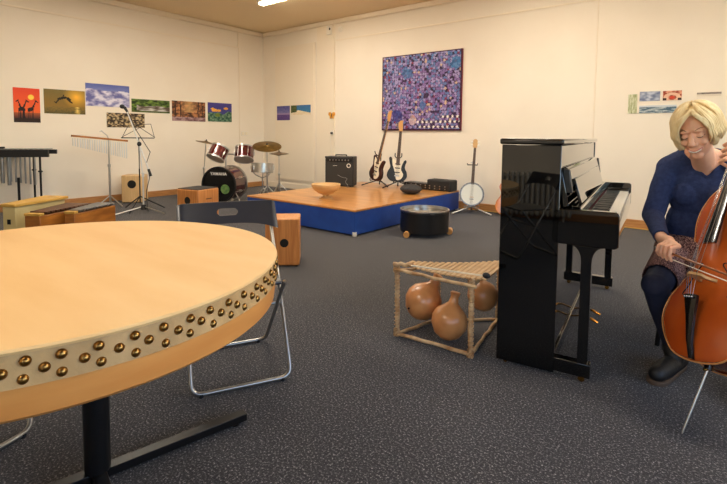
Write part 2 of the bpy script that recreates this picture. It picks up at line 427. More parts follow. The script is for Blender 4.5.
def p_beach(u,v):
    # an island shore: sea to the upper right, sand to the lower left
    if u<.3 and v>.2+u*.3: return mix((50,70,40),(110,116,60),.5+nz(u,v,12))
    s=.25+.9*(max(0,u-.25))*.0+.22*math.sin(min(1,(u-.1)*1.3)*PI)
    if v<.5-.5*(u-.35)**1 if u>.35 else v<.45: return mix((226,206,170),(240,224,192),.5+nz(u,v,8))
    return mix((70,140,170),(60,110,170),v+nz(u,v*3,6)*.3)
def p_grass(u,v): return mix((150,156,110),(220,220,190),.5+nz(u,v*.3,14,5)+.4*nz(u,v,20))
def p_sky(u,v): return mix((112,122,150),(196,200,214),.5+nz(u,v,5,8)+(.25 if abs(u-.45)<.1 else 0))
def p_hands(u,v):
    c=mix((150,60,40),(232,170,140),.5+nz(u,v,6,4)*1.2)
    d=math.hypot(u-.5,(v-.3)*.9)
    if d<.14: c=(210,70,44)
    elif abs(d-.34)<.12: c=(232,190,160)
    if v<.25 and abs(u-.5)>.3: c=(70,50,44)
    return c
def p_sea(u,v):
    if v>.82: return (200,206,214)
    return mix((70,96,116),(206,212,210),.42+1.2*nz(u*.8,v*3,8,2)+.3*nz(u,v,30))
def p_strip(u,v): return mix((96,84,80),(170,160,150),.5+nz(u,v,6)) if v>.45 else (226,214,196)
GL='landscape posters on the left wall'
poster('poster','poster of two dark giraffes under an orange sunset sky','L',2.09,2.41,1.246,1.73,p_giraffe,46,60)
poster('poster','poster of dolphins leaping at golden sunset over water','L',2.46,3.01,1.385,1.742,p_dolphin,60,40)
poster('poster','poster of pale lilac snowy mountain peaks, highest on the left wall','L',3.02,3.688,1.525,1.876,p_mount,60,34)
poster('poster','poster of brown pebbles and leaves behind the music stand','L',3.32,3.935,1.197,1.432,p_stone,64,26)
poster('poster','wide narrow poster of a green forest stream','L',3.72,4.392,1.459,1.68,p_stream,64,24)
poster('poster','poster of brown autumn trees between the stream and the reef','L',4.433,5.105,1.333,1.694,p_autumn,60,34)
poster('poster','poster of a blue coral reef, nearest the room corner','L',5.158,5.70,1.341,1.705,p_coral,50,34)
poster('poster','small purple lavender-coloured poster on the raised panel','B',-7.40,-7.012,1.395,1.683,p_lavender,34,26,off=.028)
poster('poster','small beach poster with turquoise sea on the raised panel','B',-6.98,-6.425,1.498,1.686,p_beach,50,20,off=.028)
poster('poster','small pale green upright picture of grass on the back wall','B',-1.013,-.917,1.406,1.637,p_grass,14,30)
poster('poster','small grey-blue cloudy sky picture on the back wall','B',-.894,-.684,1.551,1.664,p_sky,30,18)
poster('poster','small picture of cupped hands holding something red','B',-.657,-.473,1.551,1.662,p_hands,30,20)
poster('poster','long picture of rippled grey-blue water behind the player','B',-.893,-.517,1.407,1.498,p_sea,50,14)
poster('poster','narrow pale strip picture partly above the player\'s hair','B',-.331,-.11,1.586,1.628,p_strip,30,8)

# big wall hanging: quilt of little stars and dots
QW,QH=1.485,1.235
qs=[]
random.seed(3)
def base_q(u,v):
    b=mix((98,72,122),(58,96,158),max(0,.9*(v-.68)*3+nz(u,v,3,5)*.9))
    b=mix(b,(78,112,130),max(0,.8*(.28-u)*2.5+nz(u,v,4,9)*.5) if v>.35 else 0)
    return mix(b,(120,100,150),.5+nz(u,v,6,2)*.7-.3)
stars={}
NXs,NYs=36,31
for i in range(NXs):
    for j in range(NYs):
        u=(i+.5+random.uniform(-.25,.25))/NXs; v=(j+.5+random.uniform(-.25,.25))/NYs
        dot=(j in (1,3) and i>16) or (j==5 and i>26)
        if dot: u,v=(i+.5)/NXs,(j+.5)/NYs
        r=random.random(); b=base_q(u,v)
        if dot: c=(238,234,222) if i%2==j//2%2 else (60,44,74)
        elif r<.30: c=mix(b,(176,164,210),.8)
        elif r<.5: c=mix(b,(96,150,204),.6)
        elif r<.62: c=(52,36,66)
        elif r<.665: c=(140,50,76)
        elif r<.71: c=(206,176,150)
        else: c=mix(b,(150,120,180),.6)
        stars[(i,j)]=(u,v,c,random.uniform(0,1.2),.0118)
def p_quilt(u,v):
    c=base_q(u,v); k=nz(u,v,60,1)
    c=mix(c,(40,24,48),.35+k)
    i0,j0=int(u*NXs),int(v*NYs)
    for i in (i0-1,i0,i0+1):
        for j in (j0-1,j0,j0+1):
            st=stars.get((i,j))
            if not st: continue
            dx=(u-st[0])*1.2; dy=v-st[1]; d=math.hypot(dx,dy); a=math.atan2(dy,dx)+st[3]
            if d < st[4]*(1.35+.5*math.cos(5*a)): c=st[2]
    for x,y,r,cc in ((.54,.33,.045,(64,110,170)),(.93,.84,.07,(48,120,176)),(.33,.76,.08,(60,116,170)),(.22,.19,.09,(56,60,130)),(.42,.14,.06,(222,190,176))):
        d=math.hypot((u-x)*1.2,v-y)
        if d<r*(1+.4*nz(u,v,30,4)): c=mix(cc,c,.35)
    if u<.012 or u>.985 or v<.02 or v>.985: c=(66,26,48)
    return c
q=poster('wall_quilt','large purple and blue quilted wall hanging covered in tiny stars','B',-4.72,-4.72+QW,1.192,1.192+QH,p_quilt,170,150,th=.03,mats=(130,30,40))
q['category']='wall hanging'; del q['group']

# small wall fittings
t=thing('light_switch','cream double light switch on the left wall beside the drum kit','switch',(XL,6.01,1.115))
m=MB(); m.b2((.0005,-.085,-.045),(.012,.085,.045)); m.build('switch_plate', M['white_plastic'], t, bevel=.004)
for s in (-1,1): MB().b2((.012,s*.04-.028,-.03),(.018,s*.04+.028,.03)).build('rocker', M['cream'], t, bevel=.002)
t=thing('motion_sensor','white motion sensor with a dark lens high on the back wall','sensor',(-5.925,YB-.03,3.03))
MB().b2((-.06,-.05,-.08),(.06,-.0005,.085)).build('sensor_housing', M['white_plastic'], t, bevel=.015)
MB().ell((.03,-.045,.02),(.02,.015,.025)).build('sensor_lens', M['black_satin'], t)
t=thing('fire_detector','small round white detector beside the motion sensor, high up','detector',(-5.69,YB,3.03))
MB().lathe([(0,.045),(.03,.044),(.045,.03),(.05,.0005),(0,.0005)],24,Matrix.Rotation(PI/2,4,'X')).build('detector_body', M['white_plastic'], t)
t=thing('wall_lamp_hook','small orange and brown butterfly-shaped ornament above the amplifier','ornament',(-5.87,YB-.03,1.47))
m=MB()
for s in (-1,1): m.prism([(0,0),(s*.03,.06),(s*.075,.055),(s*.08,.01),(s*.045,-.02),(s*.05,-.06),(s*.015,-.055)],.001,.014,Matrix.Rotation(PI/2,4,'X'))
m.build('wings', mat('orange_ornament',(236,172,60),.5,c2=(206,130,44),scale=30), t)
MB().ell((0,-.012,0),(.01,.01,.045)).build('ornament_body', M['bar_brown'], t)
t.name='wall_ornament'
t=thing('wall_socket','white wall socket with plug and cable leading down to the amplifier','socket',(-5.86,YB-.03,1.15))
MB().b2((-.04,-.012,-.04),(.04,-.0005,.04)).build('socket_plate', M['white_plastic'], t, bevel=.004)
MB().cyl((.01,-.013,-.01),(.01,-.05,-.01),.018).build('plug', M['black_matte'], t)
MB().tube([(.01,-.045,-.02),(0,-.05,-.08),(-.02,-.01,-.3),(-.02,-.01,-.75)],.004,6).build('cable', M['white_plastic'], t)

# radiator on the front wall (seen only as a reflection in the piano)
def radiator(x0,n,label):
    t=thing('radiator',label,'radiator',(x0,YF+.13,0))
    m=MB(); dx=.065
    for i in range(n):
        m.tube(rounded([(i*dx,-.05,.08),(i*dx,-.05,.62),(i*dx,.05,.62),(i*dx,.05,.08)],.03,3,True),.024,8,closed=True)
    m.build('fins', M['radiator'], t)
    m=MB()
    for z in (.12,.58): m.cyl((-.03,0,z),((n-1)*dx+.03,0,z),.022)
    m.build('header_pipe', M['radiator'], t)
    for k in (1,n-2): MB().b2((k*dx-.012,-.03,0),(k*dx+.012,.03,.09)).build('foot', M['radiator'], t)
radiator(-3.4,44,'long cream ribbed radiator against the front wall, opposite the piano')
radiator(.4,30,'cream ribbed radiator under the front window')

# ------------------------------------------------------------------ stage
SX0,SX1,SY0,SY1,SH=-5.04,-3.175,3.885,6.36,.295
t=thing('stage_platform','low stage platform with orange wood top and bright blue sides','stage',((SX0+SX1)/2,(SY0+SY1)/2,0))
hx,hy=(SX1-SX0)/2,(SY1-SY0)/2
MB().b2((-hx,-hy,SH-.022),(hx,hy,SH)).build('deck', M['stage_top'], t, bevel=.003)
MB().b2((-hx+.004,-hy+.004,.02),(hx-.004,-hy+.022,SH-.022)).build('skirt_panel', M['stage_blue'], t)
MB().b2((-hx+.004,hy-.022,.02),(hx-.004,hy-.004,SH-.022)).build('skirt_panel', M['stage_blue'], t)
for s in (-1,1): MB().b2((s*(hx-.013)-.009,-hy+.022,.02),(s*(hx-.013)+.009,hy-.022,SH-.022)).build('skirt_panel', M['stage_blue'], t)
for sx in (-1,1):
    for sy in (-1,1): MB().b2((sx*(hx-.02)-.018,sy*(hy-.02)-.018,0),(sx*(hx-.02)+.018,sy*(hy-.02)+.018,.05 if (sx,sy)==(1,-1) else .02)).build('foot', M['white_plastic'], t, bevel=.003)

# ------------------------------------------------------------------ big tacked drum used as a table
t=thing('drum_table','huge round drum with brass tacks used as a table in the foreground','drum table',(-1.60,.56,0))
cx,cy=-.034,-.025; Rr=.67
def ringM(z=0): return Matrix.Translation((cx,cy,z))
MB().lathe([(0,.72),(Rr-.012,.72),(Rr,.717),(Rr+.003,.712),(Rr,.706),(0,.706)],128,ringM()).build('table_top', M['table_top'], t)
MB().lathe([(Rr-.03,.706),(Rr-.006,.706),(Rr-.004,.69),(Rr-.001,.665),(Rr+.002,.641),(Rr-.004,.640),(Rr-.03,.640)],128,ringM(),closed=True).build('rawhide_band', M['skin_band'], t)
MB().lathe([(Rr-.025,.642),(Rr-.003,.642),(Rr-.005,.60),(Rr-.008,.578),(Rr-.018,.569),(Rr-.05,.569),(Rr-.05,.62)],128,ringM(),closed=True).build('wooden_shell', M['table_rim'], t)
MB().lathe([(0,.64),(Rr-.04,.64),(Rr-.04,.63),(0,.63)],64,ringM()).build('lower_board', M['table_rim'], t)
# tacks: three staggered rows of 66; the hundred nearest are parts of their own
tk=[]
for row,z in enumerate((.689,.672,.654)):
    for k in range(66):
        a=math.radians(-23.5+(k+(.52 if row==1 else 0))*360/66 + random.uniform(-.4,.4)); tk.append((a,z+random.uniform(-.0015,.0015)))
tk.sort(key=lambda q:-math.cos(q[0]-math.radians(-2)))
def tack_mb(m=None, a=0, z=0):
    m=m or MB(); R_=Matrix.Translation((cx,cy,z))@Matrix.Rotation(a,4,'Z')@Matrix.Translation((Rr-.002,0,0))@Matrix.Rotation(PI/2,4,'Y')
    m.lathe([(.0105,-.001),(.0105,.001),(.0085,.005),(.005,.0078),(0,.009)],14,R_); return m
tack0=tack_mb().build('brass_tack', M['tack'], t)
tack0.data.name='brass_tack'
first=True
# shared mesh, centred on the drum axis: rotate about the axis
for i,(a,z) in enumerate(tk[:100]):
    o=tack0 if i==0 else tack0.copy()
    if i: COL.objects.link(o); o.parent=t
    # tack mesh was built at angle 0 round centre (cx,cy)
    o.rotation_euler=(0,0,a); c_,s_=math.cos(a),math.sin(a)
    o.location=(cx-(c_*cx-s_*cy), cy-(s_*cx+c_*cy), z)
m=MB()
for a,z in tk[100:]: tack_mb(m,a,z)
m.mi=0; o=m.build('brass_tacks', M['tack'], t); o['kind']='stuff'
MB().lathe([(0,.038),(.036,.038),(.038,.05),(.038,.60),(.12,.612),(.12,.63),(0,.63)],32,Matrix.Translation((.055,.035,0))).build('column', M['black_satin'], t)
def barpart(ang,L0,L1,w=.042):
    m=MB(); d=Vector((math.cos(ang),math.sin(ang),0)); c=Vector((.055,.035,.0))
    mid=c+d*(L0+L1)/2; m.box((mid.x,mid.y,.026),(L1-L0,w,.028),rz=ang)
    for q in (L1-.04,): 
        p=c+d*q; m.cyl((p.x,p.y,0),(p.x,p.y,.012),.015)
    return m
A0=math.radians(77.5)
for k in (0,2,3):
    barpart(A0+k*PI/2,.0 if k%2==0 else .022,.505).build('foot_bar', M['black_steel'], t, bevel=.002)

# ------------------------------------------------------------------ folding chairs
GC='folding chairs'
def folding_chair(label, loc, rz, group=None):
    t=thing('folding_chair',label,'chair',loc,rz,group)
    w=.215; r=.0095
    m=MB(); pts=rounded([(-w+.004,.228,.745),(-w,-.0,.385),(-w,-.22,.012),(w,-.22,.012),(w,0,.385),(w-.004,.228,.745)],.05,6)
    m.tube(pts,r,10); m.build('back_frame', M['chair_tube'], t)
    wi=w-.022
    m=MB(); pts=rounded([(-wi,-.19,.45),(-wi,.215,.012),(wi,.215,.012),(wi,-.19,.45)],.05,6)
    m.tube(pts,r,10); m.build('rear_frame', M['chair_tube'], t)
    for z,y in ((.30,-.047),): MB().cyl((-w,y,z),(w,y,z),.007).build('cross_rod', M['chair_tube'], t)
    # seat
    m=MB(); m.prism([(x,y) for x,y in ((-wi+.015,-.2),(wi-.015,-.2),(wi-.012,.12),(wi-.05,.16),(-wi+.05,.16),(-wi+.012,.12))],.438,.452)
    m.build('seat', M['chair_plastic'], t, bevel=.004)
    # backrest with a pill-shaped hand hole, gently curved, wrapping the tubes
    m=MB(); n=48; W2=.245; th=.009; z0,z1=.650,.768
    def P(x,z,o):
        y=.128+.048*(1-(x/W2)**2)+.020*(max(0,(abs(x)/W2)-.88)/.12)**2+ (z-.65)*.63
        return (x,y+o,z)
    hw,hh,zc=.052,.017,.716
    def rows(x):
        e=abs(x)/W2; low=z0-.0+ .012*(1-e*e)-.02*(e**4)*1; hi=z1-.012*max(0,(e-.9)/.1)**2 - .004*(1-e*e)
        if abs(x)<hw:
            k=hh if abs(x)<hw-hh else math.sqrt(max(0,hh*hh-(abs(x)-(hw-hh))**2))
            return [low,zc-k,zc+k,hi]
        return [low,zc,zc,hi]
    xs=sorted(set([-W2+2*W2*i/n for i in range(n+1)]+[-hw,hw]))
    grid={}
    for side,o in ((0,0),(1,th)):
        for i,x in enumerate(xs):
            for k,z in enumerate(rows(x)): grid[(side,i,k)]=m.bm.verts.new(P(x,z,o))
    for i in range(len(xs)-1):
        xm=(xs[i]+xs[i+1])/2
        for (ka,kb) in ((0,1),(2,3)):
            for side in (0,1): m._f([grid[(side,i,ka)],grid[(side,i+1,ka)],grid[(side,i+1,kb)],grid[(side,i,kb)]])
        m._f([grid[(0,i,0)],grid[(0,i+1,0)],grid[(1,i+1,0)],grid[(1,i,0)]])
        m._f([grid[(0,i,3)],grid[(0,i+1,3)],grid[(1,i+1,3)],grid[(1,i,3)]])
        if abs(xm)<hw:
            for k in (1,2): m._f([grid[(0,i,k)],grid[(0,i+1,k)],grid[(1,i+1,k)],grid[(1,i,k)]])
    for i in (0,len(xs)-1):
        m._f([grid[(0,i,0)],grid[(0,i,1)],grid[(1,i,1)],grid[(1,i,0)]]); m._f([grid[(0,i,2)],grid[(0,i,3)],grid[(1,i,3)],grid[(1,i,2)]])
    bmesh.ops.remove_doubles(m.bm, verts=m.bm.verts, dist=1e-5)
    m.build('backrest', M['chair_plastic'], t)
    for x,y in ((-w+.04,-.22),(w-.04,-.22),(-wi+.04,.215),(wi-.04,.215)):
        MB().cyl((x,y,0),(x,y,.014),.011,n=12).build('rubber_foot', M['black_matte'], t)
    return t
folding_chair('black-backed folding chair with grey tube frame behind the round drum table',(-1.825,1.33,0),math.radians(62.5),GC)
folding_chair('folding chair left of the round drum table, only its tube foot showing',(-2.14,.28,0),math.radians(108),GC)
folding_chair('folding chair beside the camera, seen reflected in the piano side',(-.95,-.14,0),math.radians(-129.7),GC)

# ------------------------------------------------------------------ cajons
def cajon(label, loc, rz, w, d, h, mm, hole, slot=False, top=None, edge=None):
    t=thing('cajon',label,'cajon',loc,rz)
    m=MB(); m.b2((-w/2,-d/2,.012),(w/2,d/2,h)); m.build('body', mm, t, bevel=.012)
    R_=Matrix.Rotation(PI/2,4,'X')
    side,hx_,hz_,hr=hole
    m=MB()
    Mx=Matrix.Translation((hx_,-d/2,hz_))@R_ if side=='front' else Matrix.Translation((-w/2,hx_,hz_))@Matrix.Rotation(-PI/2,4,'Y')
    m.lathe([(0,-.0),(hr,-.0),(hr,.0012),(0,.0012)],28,Mx); m.build('sound_hole', M['blue_dark'], t)
    if slot:
        m=MB(); m.b2((w/2-.001,-.045,h*.74),(w/2+.0015,.045,h*.765)); m.build('handle_slot', M['bar_brown'], t)
    if top: MB().b2((-w/2+.008,-d/2+.008,h-.001),(w/2-.008,d/2-.008,h+.008)).build('top_pad', top, t, bevel=.003)
    for sx in (-1,1):
        for sy in (-1,1): MB().cyl((sx*(w/2-.03),sy*(d/2-.03),0),(sx*(w/2-.03),sy*(d/2-.03),.014),.014,n=12).build('rubber_foot', M['black_matte'], t)
    return t
# ------ placed below (PLACE_CAJONS)
cajon('orange wood cajon with round hole between folding chair and blue stage',(-3.005,2.70,0),math.radians(44),.285,.28,.41,M['cajon'],('front',.015,.205,.036))
cajon('light wood cajon with black top in front of the drum kit',(-4.98,3.12,0),math.radians(12.8),.335,.335,.46,M['cajon'],('front',0,.33,.045),slot=True,top=M['black_matte'])
cajon('pale cajon with round hole against the left wall behind the microphone',(-7.50,3.57,0),math.radians(47),.31,.30,.44,M['cajon_light'],('front',.0,.30,.065))

# ------------------------------------------------------------------ wooden resonator boxes with bars (left)
def bar_box(label, P, D, L, wn, wf, h, mbox, mtop, mbar, nb, lid=False, name='xylophone_box'):
    ang=math.atan2(D[1],D[0])-PI/2
    t=thing(name,label,'xylophone',(P[0],P[1],0),ang)
    m=MB(); poly=[(-wn/2,0),(wn/2,0),(wf/2,L),(-wf/2,L)]
    m.prism(poly,.0,h-.03); m.build('resonator_box', mbox, t, bevel=.006)
    if lid:
        m=MB(); m.prism([(-wn/2-.012,-.015),(wn/2+.012,-.015),(wf/2+.03,L+.02),(-wf/2-.03,L+.02)],h-.03,h); m.build('lid', mtop, t, bevel=.004)
        m=MB(); m.b2((-.02,-.004,h*.50),(.015,-.0005,h*.62)); m.build('hand_hole', M['blue_dark'], t)
        return t
    # frame strips and bars
    m=MB(); m.prism([(-wn/2-.004,-.004),(wn/2+.004,-.004),(wn/2+.004,.05),(-wn/2-.004,.05)],h-.03,h-.005); m.build('end_block', mtop, t, bevel=.003)
    for i in range(nb):
        f=(i+.5)/nb; y=.07+(L-.08)*f; w=(wn+(wf-wn)*f)+.01
        MB().b2((-w/2,y-(L-.08)/nb*.42,h-.018),(w/2,y+(L-.08)/nb*.42,h+.002)).build('bar', mbar, t, bevel=.004)
    m=MB()
    for s in (-1,1): m.tube([(s*wn*.3,.06,h-.024),(s*wf*.3,L-.01,h-.024)],.006,6)
    m.build('cord', M['black_matte'], t)
    return t
dd=(-.56,.83)
bar_box('cream resonator box with yellow wooden lid, leftmost of the floor instruments',(-5.54,1.40),(-.55,.83),.62,.135,.22,.405,M['box_cream'],M['box_yellow'],None,0,lid=True,name='bass_bar')
bar_box('brown wooden box instrument with dark bars, middle of three on the floor',(-5.15,1.48),(-.56,.83),.66,.155,.27,.35,M['box_brown'],M['box_yellow'],M['bar_brown'],10)
bar_box('brown wooden box instrument with grey metal bars, nearest the chimes stand',(-5.02,1.75),(-.56,.83),.58,.10,.20,.35,M['box_brown'],M['box_yellow'],M['bar_grey'],11,name='metallophone_box')

# ------------------------------------------------------------------ vibraphone by the left wall
ang=math.atan2(-.82,-.57)
t=thing('vibraphone','black framed vibraphone with hanging grey resonator tubes by left wall','vibraphone',(-7.25,2.27,0),ang)
# local +X runs away to the left/front of the picture
MB().b2((-.03,-.03,.775),(1.5,.03,.872)).build('front_rail', M['black_matte'], t, bevel=.004)
m=MB(); m.box((.73,-.36,.835),(1.5,.05,.06)); m.build('rear_rail', M['black_matte'], t, bevel=.004)
m=MB()
for i in range(24):
    x=.05+i*.06; l=.22+.006*i; m.b2((x-.022,-.36,.872),(x+.022,.0,.884))
MB_=m; m.build('tone_bars', M['bar_grey'], t, bevel=.002)
for i in range(16):
    x=.34+i*.075 if i>=0 else 0
    ln=.40-.028*(i)
    ln=max(.16,ln)
    MB().lathe([(.0,.80-ln),(.022,.80-ln),(.022,.80),(0,.80)],16,Matrix.Translation((x+.10,-.02-.012*i*0,0))).build('resonator_tube', M['steel'], t)
for i in range(6):
    x=.14+i*.055; MB().lathe([(0,.80-.40+.01*i),(.011,.80-.40+.01*i),(.011,.80),(0,.80)],12,Matrix.Translation((x,-.01,0))).build('resonator_tube', M['steel'], t)
for x,y in ((.08,-.02),(.26,-.34),(1.40,-.02),(1.40,-.34)):
    m=MB(); m.cyl((x,y,0),(x,y,.80),.013); m.ell((x,y,.58),(.03,.03,.015),12); m.build('leg', M['black_steel'], t)
MB().cyl((.34,-.03,.0),(.34,-.03,.5),.016).build('pedal_post', M['black_steel'], t)
MB().lathe([(0,.91),(.05,.91),(.055,.9),(.05,.886),(0,.886)],24,Matrix.Translation((.58,-.15,0))).build('damper_knob', M['black_matte'], t)

# ------------------------------------------------------------------ bar chimes on a stand
bx,by=-7.30,3.10
t=thing('bar_chimes','bar chimes with silver tubes under a wooden bar on a stand','chimes',(bx,by,0))
m=MB(); m.cyl((0,0,.06),(0,0,.62),.015); m.cyl((0,0,.60),(0,0,1.02),.010); m.cyl((0,0,.60),(0,0,.64),.022); m.build('pole', M['chrome'], t)
m=MB()
for k in range(3):
    a=k*2*PI/3+.5; m.tube([(.01*math.cos(a),.01*math.sin(a),.16),(.2*math.cos(a),.2*math.sin(a),.012)],.008,8)
m.build('tripod_base', M['chrome'], t)
y0,y1=-.50,.28
MB().box((0,(y0+y1)/2,1.025),(.035,y1-y0,.028),rx=-.10).build('wooden_bar', M['box_brown'], t, bevel=.003)
MB().tube([(0,0,1.02),(0,-.02,1.07),(0,-.1,1.14),(0,-.12,1.12)],.008,8).build('clamp', M['chrome'], t)
for i in range(24):
    f=i/23; y=y0+.02+(y1-y0-.04)*f; z=1.01+.10*-(y-(y0+y1)/2); l=.11+.13*f
    MB().cyl((0,y,z-.015-l),(0,y,z-.015),.0095,n=8).build('chime_tube', M['silver'], t)

# ------------------------------------------------------------------ microphone stand with boom
t=thing('microphone_stand','silver boom microphone stand with black tripod and tilted boom','microphone stand',(-6.40,3.16,0))
PA=Vector((-6.611,3.05,1.455))-Vector((-6.40,3.16,0)); PB=Vector((-6.291,3.219,.517))-Vector((-6.40,3.16,0)); PC=PA.lerp(PB,.53)
bo=lambda f:tuple(PA.lerp(PB,f))
m=MB(); m.cyl((0,0,.05),(0,0,.55),.011); m.cyl((0,0,.5),PC,.008); m.cyl((0,0,.50),(0,0,.56),.018); m.build('pole', M['silver'], t)
for k in range(3):
    a=math.radians(20)+k*2*PI/3
    m=MB(); m.tube([(.02*math.cos(a),.02*math.sin(a),.085),(.36*math.cos(a),.36*math.sin(a),.012)],.0085,8); m.build('leg', M['chrome'] if k!=1 else M['black_steel'], t)
MB().lathe([(0,.04),(.035,.045),(.04,.07),(.03,.11),(0,.12)],16).build('hub', M['black_matte'], t)
ux,uy=.785,.619
MB().cyl(bo(.05),bo(.93),.009).build('boom_arm', M['silver'], t)
MB().cyl(bo(.90),bo(1.0),.017).build('counterweight', M['black_matte'], t)
MB().ell(bo(.53),(.03,.03,.035),14).build('clutch', M['black_matte'], t)
m=MB(); m.cyl(bo(.06),PA+Vector((-.02,-.01,.01)),.014,.02); m.ell(PA+Vector((-.045,-.03,.02)),(.034,.034,.03),14); m.build('microphone_head', M['black_matte'], t)
m=MB(); m.tube([PA,PA.lerp(PB,.3)+Vector((.03,.02,-.02)),(.10,.06,.85),(.05,.03,.7),(.09,.05,.5),(.03,.03,.3),(.05,.03,.05),(-.05,.1,.006),(-.3,.2,.006)],.005,6); m.build('microphone_cable', M['black_matte'], t)

# wire music stand behind it
t=thing('music_stand','black folding wire music stand standing behind the microphone boom','music stand',(-6.66,3.24,0))
m=MB(); m.cyl((0,0,.10),(0,0,.6),.009); m.cyl((0,0,.55),(0,0,1.05),.006); m.build('pole', M['black_steel'], t)
for k in range(3):
    a=math.radians(-50)+k*2*PI/3
    MB().tube([(0,0,.20),(.33*math.cos(a),.33*math.sin(a),.01)],.008,8).build('leg', M['black_steel'], t)
def lp(s,z,dp=0): return (ux*s-uy*-dp*0+(-uy)*dp, uy*s+ux*dp, z)
m=MB(); m.cyl(lp(-.24,1.04,-.02),lp(.23,1.04,-.02),.007); m.build('ledge', M['black_steel'], t)
m=MB()
for a,b in (((-.24,1.04),(-.17,1.22)),((.23,1.04),(.15,1.24)),((-.24,1.05),(.02,1.20)),((.23,1.05),(-.02,1.20)),((-.17,1.22),(.15,1.24))):
    m.cyl(lp(a[0],a[1],(a[1]-1.04)*.3),lp(b[0],b[1],(b[1]-1.04)*.3),.004,n=6)
m.build('wire_desk', M['black_steel'], t)

# ------------------------------------------------------------------ drum kit
GK='parts of the drum kit'
def orient(p, axis, roll=0):   # matrix with local Z along axis, at p
    z=Vector(axis).normalized(); x,y=frame_of(z); Mx=Matrix((x,y,z)).transposed().to_4x4(); Mx.translation=Vector(p); return Mx
BD=Vector((-6.43,4.52,0)); brz=math.radians(27)
t=thing('bass_drum','maroon bass drum with black front head and two mounted toms','bass drum',BD,brz)
Ri=Matrix.Rotation(-brz,3,'Z')
L_=lambda p: Ri@(Vector(p)-BD)
Rb=.288; zc=.300
FM=Matrix.Translation((0,0,zc))@Matrix.Rotation(PI/2,4,'X')   # local z -> -y (front)
MB().lathe([(Rb-.012,-.22),(Rb-.012,.20),(Rb-.03,.20),(Rb-.03,-.22)],48,FM,closed=True).build('drum_shell', M['maroon'], t)
MB().lathe([(0,.212),(Rb-.012,.206),(Rb-.012,.19),(0,.19)],48,FM).build('front_head', M['drum_black'], t)
MB().lathe([(0,-.232),(Rb-.012,-.226),(Rb-.012,-.21),(0,-.21)],48,FM).build('batter_head', M['drumskin'], t)
for z0,nm in ((.185,'front_hoop'),(-.225,'rear_hoop')):
    MB().lathe([(Rb-.014,z0),(Rb+.004,z0),(Rb+.004,z0+.038),(Rb-.014,z0+.038)],48,FM,closed=True).build(nm, M['black_satin'] if z0>0 else M['chrome'], t, bevel=.002)
for k in range(8):
    a=2*PI*(k+.5)/8; x,z=Rb*math.cos(a),Rb*math.sin(a)
    m=MB(); m.cyl((x,.20,zc+z),(x,-.20,zc+z),.004,n=6); m.box((x*.99,0,zc+z*.99),(.03,.09,.03),ry=-a); m.build('tension_lug', M['chrome'], t)
MB().lathe([(0,.0135),(.075,.0135),(.075,.010),(0,.010)],28,Matrix.Translation((.11,-.2,.235))@Matrix.Rotation(PI/2,4,'X')).build('green_logo_disc', M['green'], t)
cu=bpy.data.curves.new('lettering','FONT'); cu.body='YAMAHA'; cu.size=.066; cu.extrude=.0012; cu.align_x='CENTER'; cu.offset=.0010; cu.space_character=1.05
tmp=bpy.data.objects.new('tmp',cu); COL.objects.link(tmp); bpy.context.view_layer.update()
me=bpy.data.meshes.new_from_object(tmp.evaluated_get(bpy.context.evaluated_depsgraph_get())); bpy.data.objects.remove(tmp)
o=bpy.data.objects.new('lettering',me); COL.objects.link(o); me.materials.clear(); me.materials.append(M['white']); o.parent=t; o.location=(.0,-.2135,zc+.155); o.rotation_euler=(PI/2,0,0); o['label']='white capital lettering'
for s in (-1,1): MB().tube([(s*.24,-.10,.16),(s*.32,-.16,.08),(s*.36,-.20,.006)],.009,8).build('spur_leg', M['chrome'], t)
m=MB(); m.cyl((.0,.03,.56),(0,.03,.80),.014); m.tube([(-.14,.03,.78),(.14,.03,.78)],.012,8); m.ell((0,.03,.78),(.03,.03,.03),12); m.build('tom_mount', M['chrome'], t)
def drumcyl(c, ax, r, h, shell, t, top, bot, nm, lugs=6):
    Mx=orient(c,ax)
    s=MB().lathe([(r,-h/2),(r,h/2),(r-.012,h/2),(r-.012,-h/2)],36,Mx,closed=True).build(nm+'_shell', shell, t)
    for z in (-h/2,h/2): MB().lathe([(r-.005,z-.010),(r+.008,z-.010),(r+.008,z+.010),(r-.005,z+.010)],36,Mx,closed=True).build('rim', M['chrome'], s)
    MB().lathe([(0,h/2+.004),(r-.004,h/2+.003),(r-.004,h/2-.006),(0,h/2-.006)],36,Mx).build('top_head', top, s)
    MB().lathe([(0,-h/2-.004),(r-.004,-h/2-.003),(r-.004,-h/2+.006),(0,-h/2+.006)],36,Mx).build('bottom_head', bot, s)
    m=MB()
    for k in range(lugs):
        a=2*PI*k/lugs; p=lambda z,rr=r+.006:Mx@Vector((rr*math.cos(a),rr*math.sin(a),z))
        m.cyl(p(-h/2),p(h/2),.004,n=6); m.cyl(p(-.03,r+.008),p(.03,r+.008),.011,n=8)
    m.build('lugs', M['chrome'], s)
    return s
c1=L_((-6.50,4.44,.80)); drumcyl(c1,(.20,.50,.85),.140,.20,M['maroon'],t,M['drumskin'],M['drumskin'],'tom')
c2=L_((-6.22,4.745,.785)); drumcyl(c2,(-.12,.42,.9),.150,.20,M['maroon'],t,M['drumskin'],M['drumskin'],'tom')
m=MB(); m.tube([(-.14,.03,.78),c1+Vector((.08,0,-.03))],.010,8); m.tube([(.14,.03,.78),c2+Vector((-.1,0,-.02))],.010,8); m.build('tom_arm', M['chrome'], t)

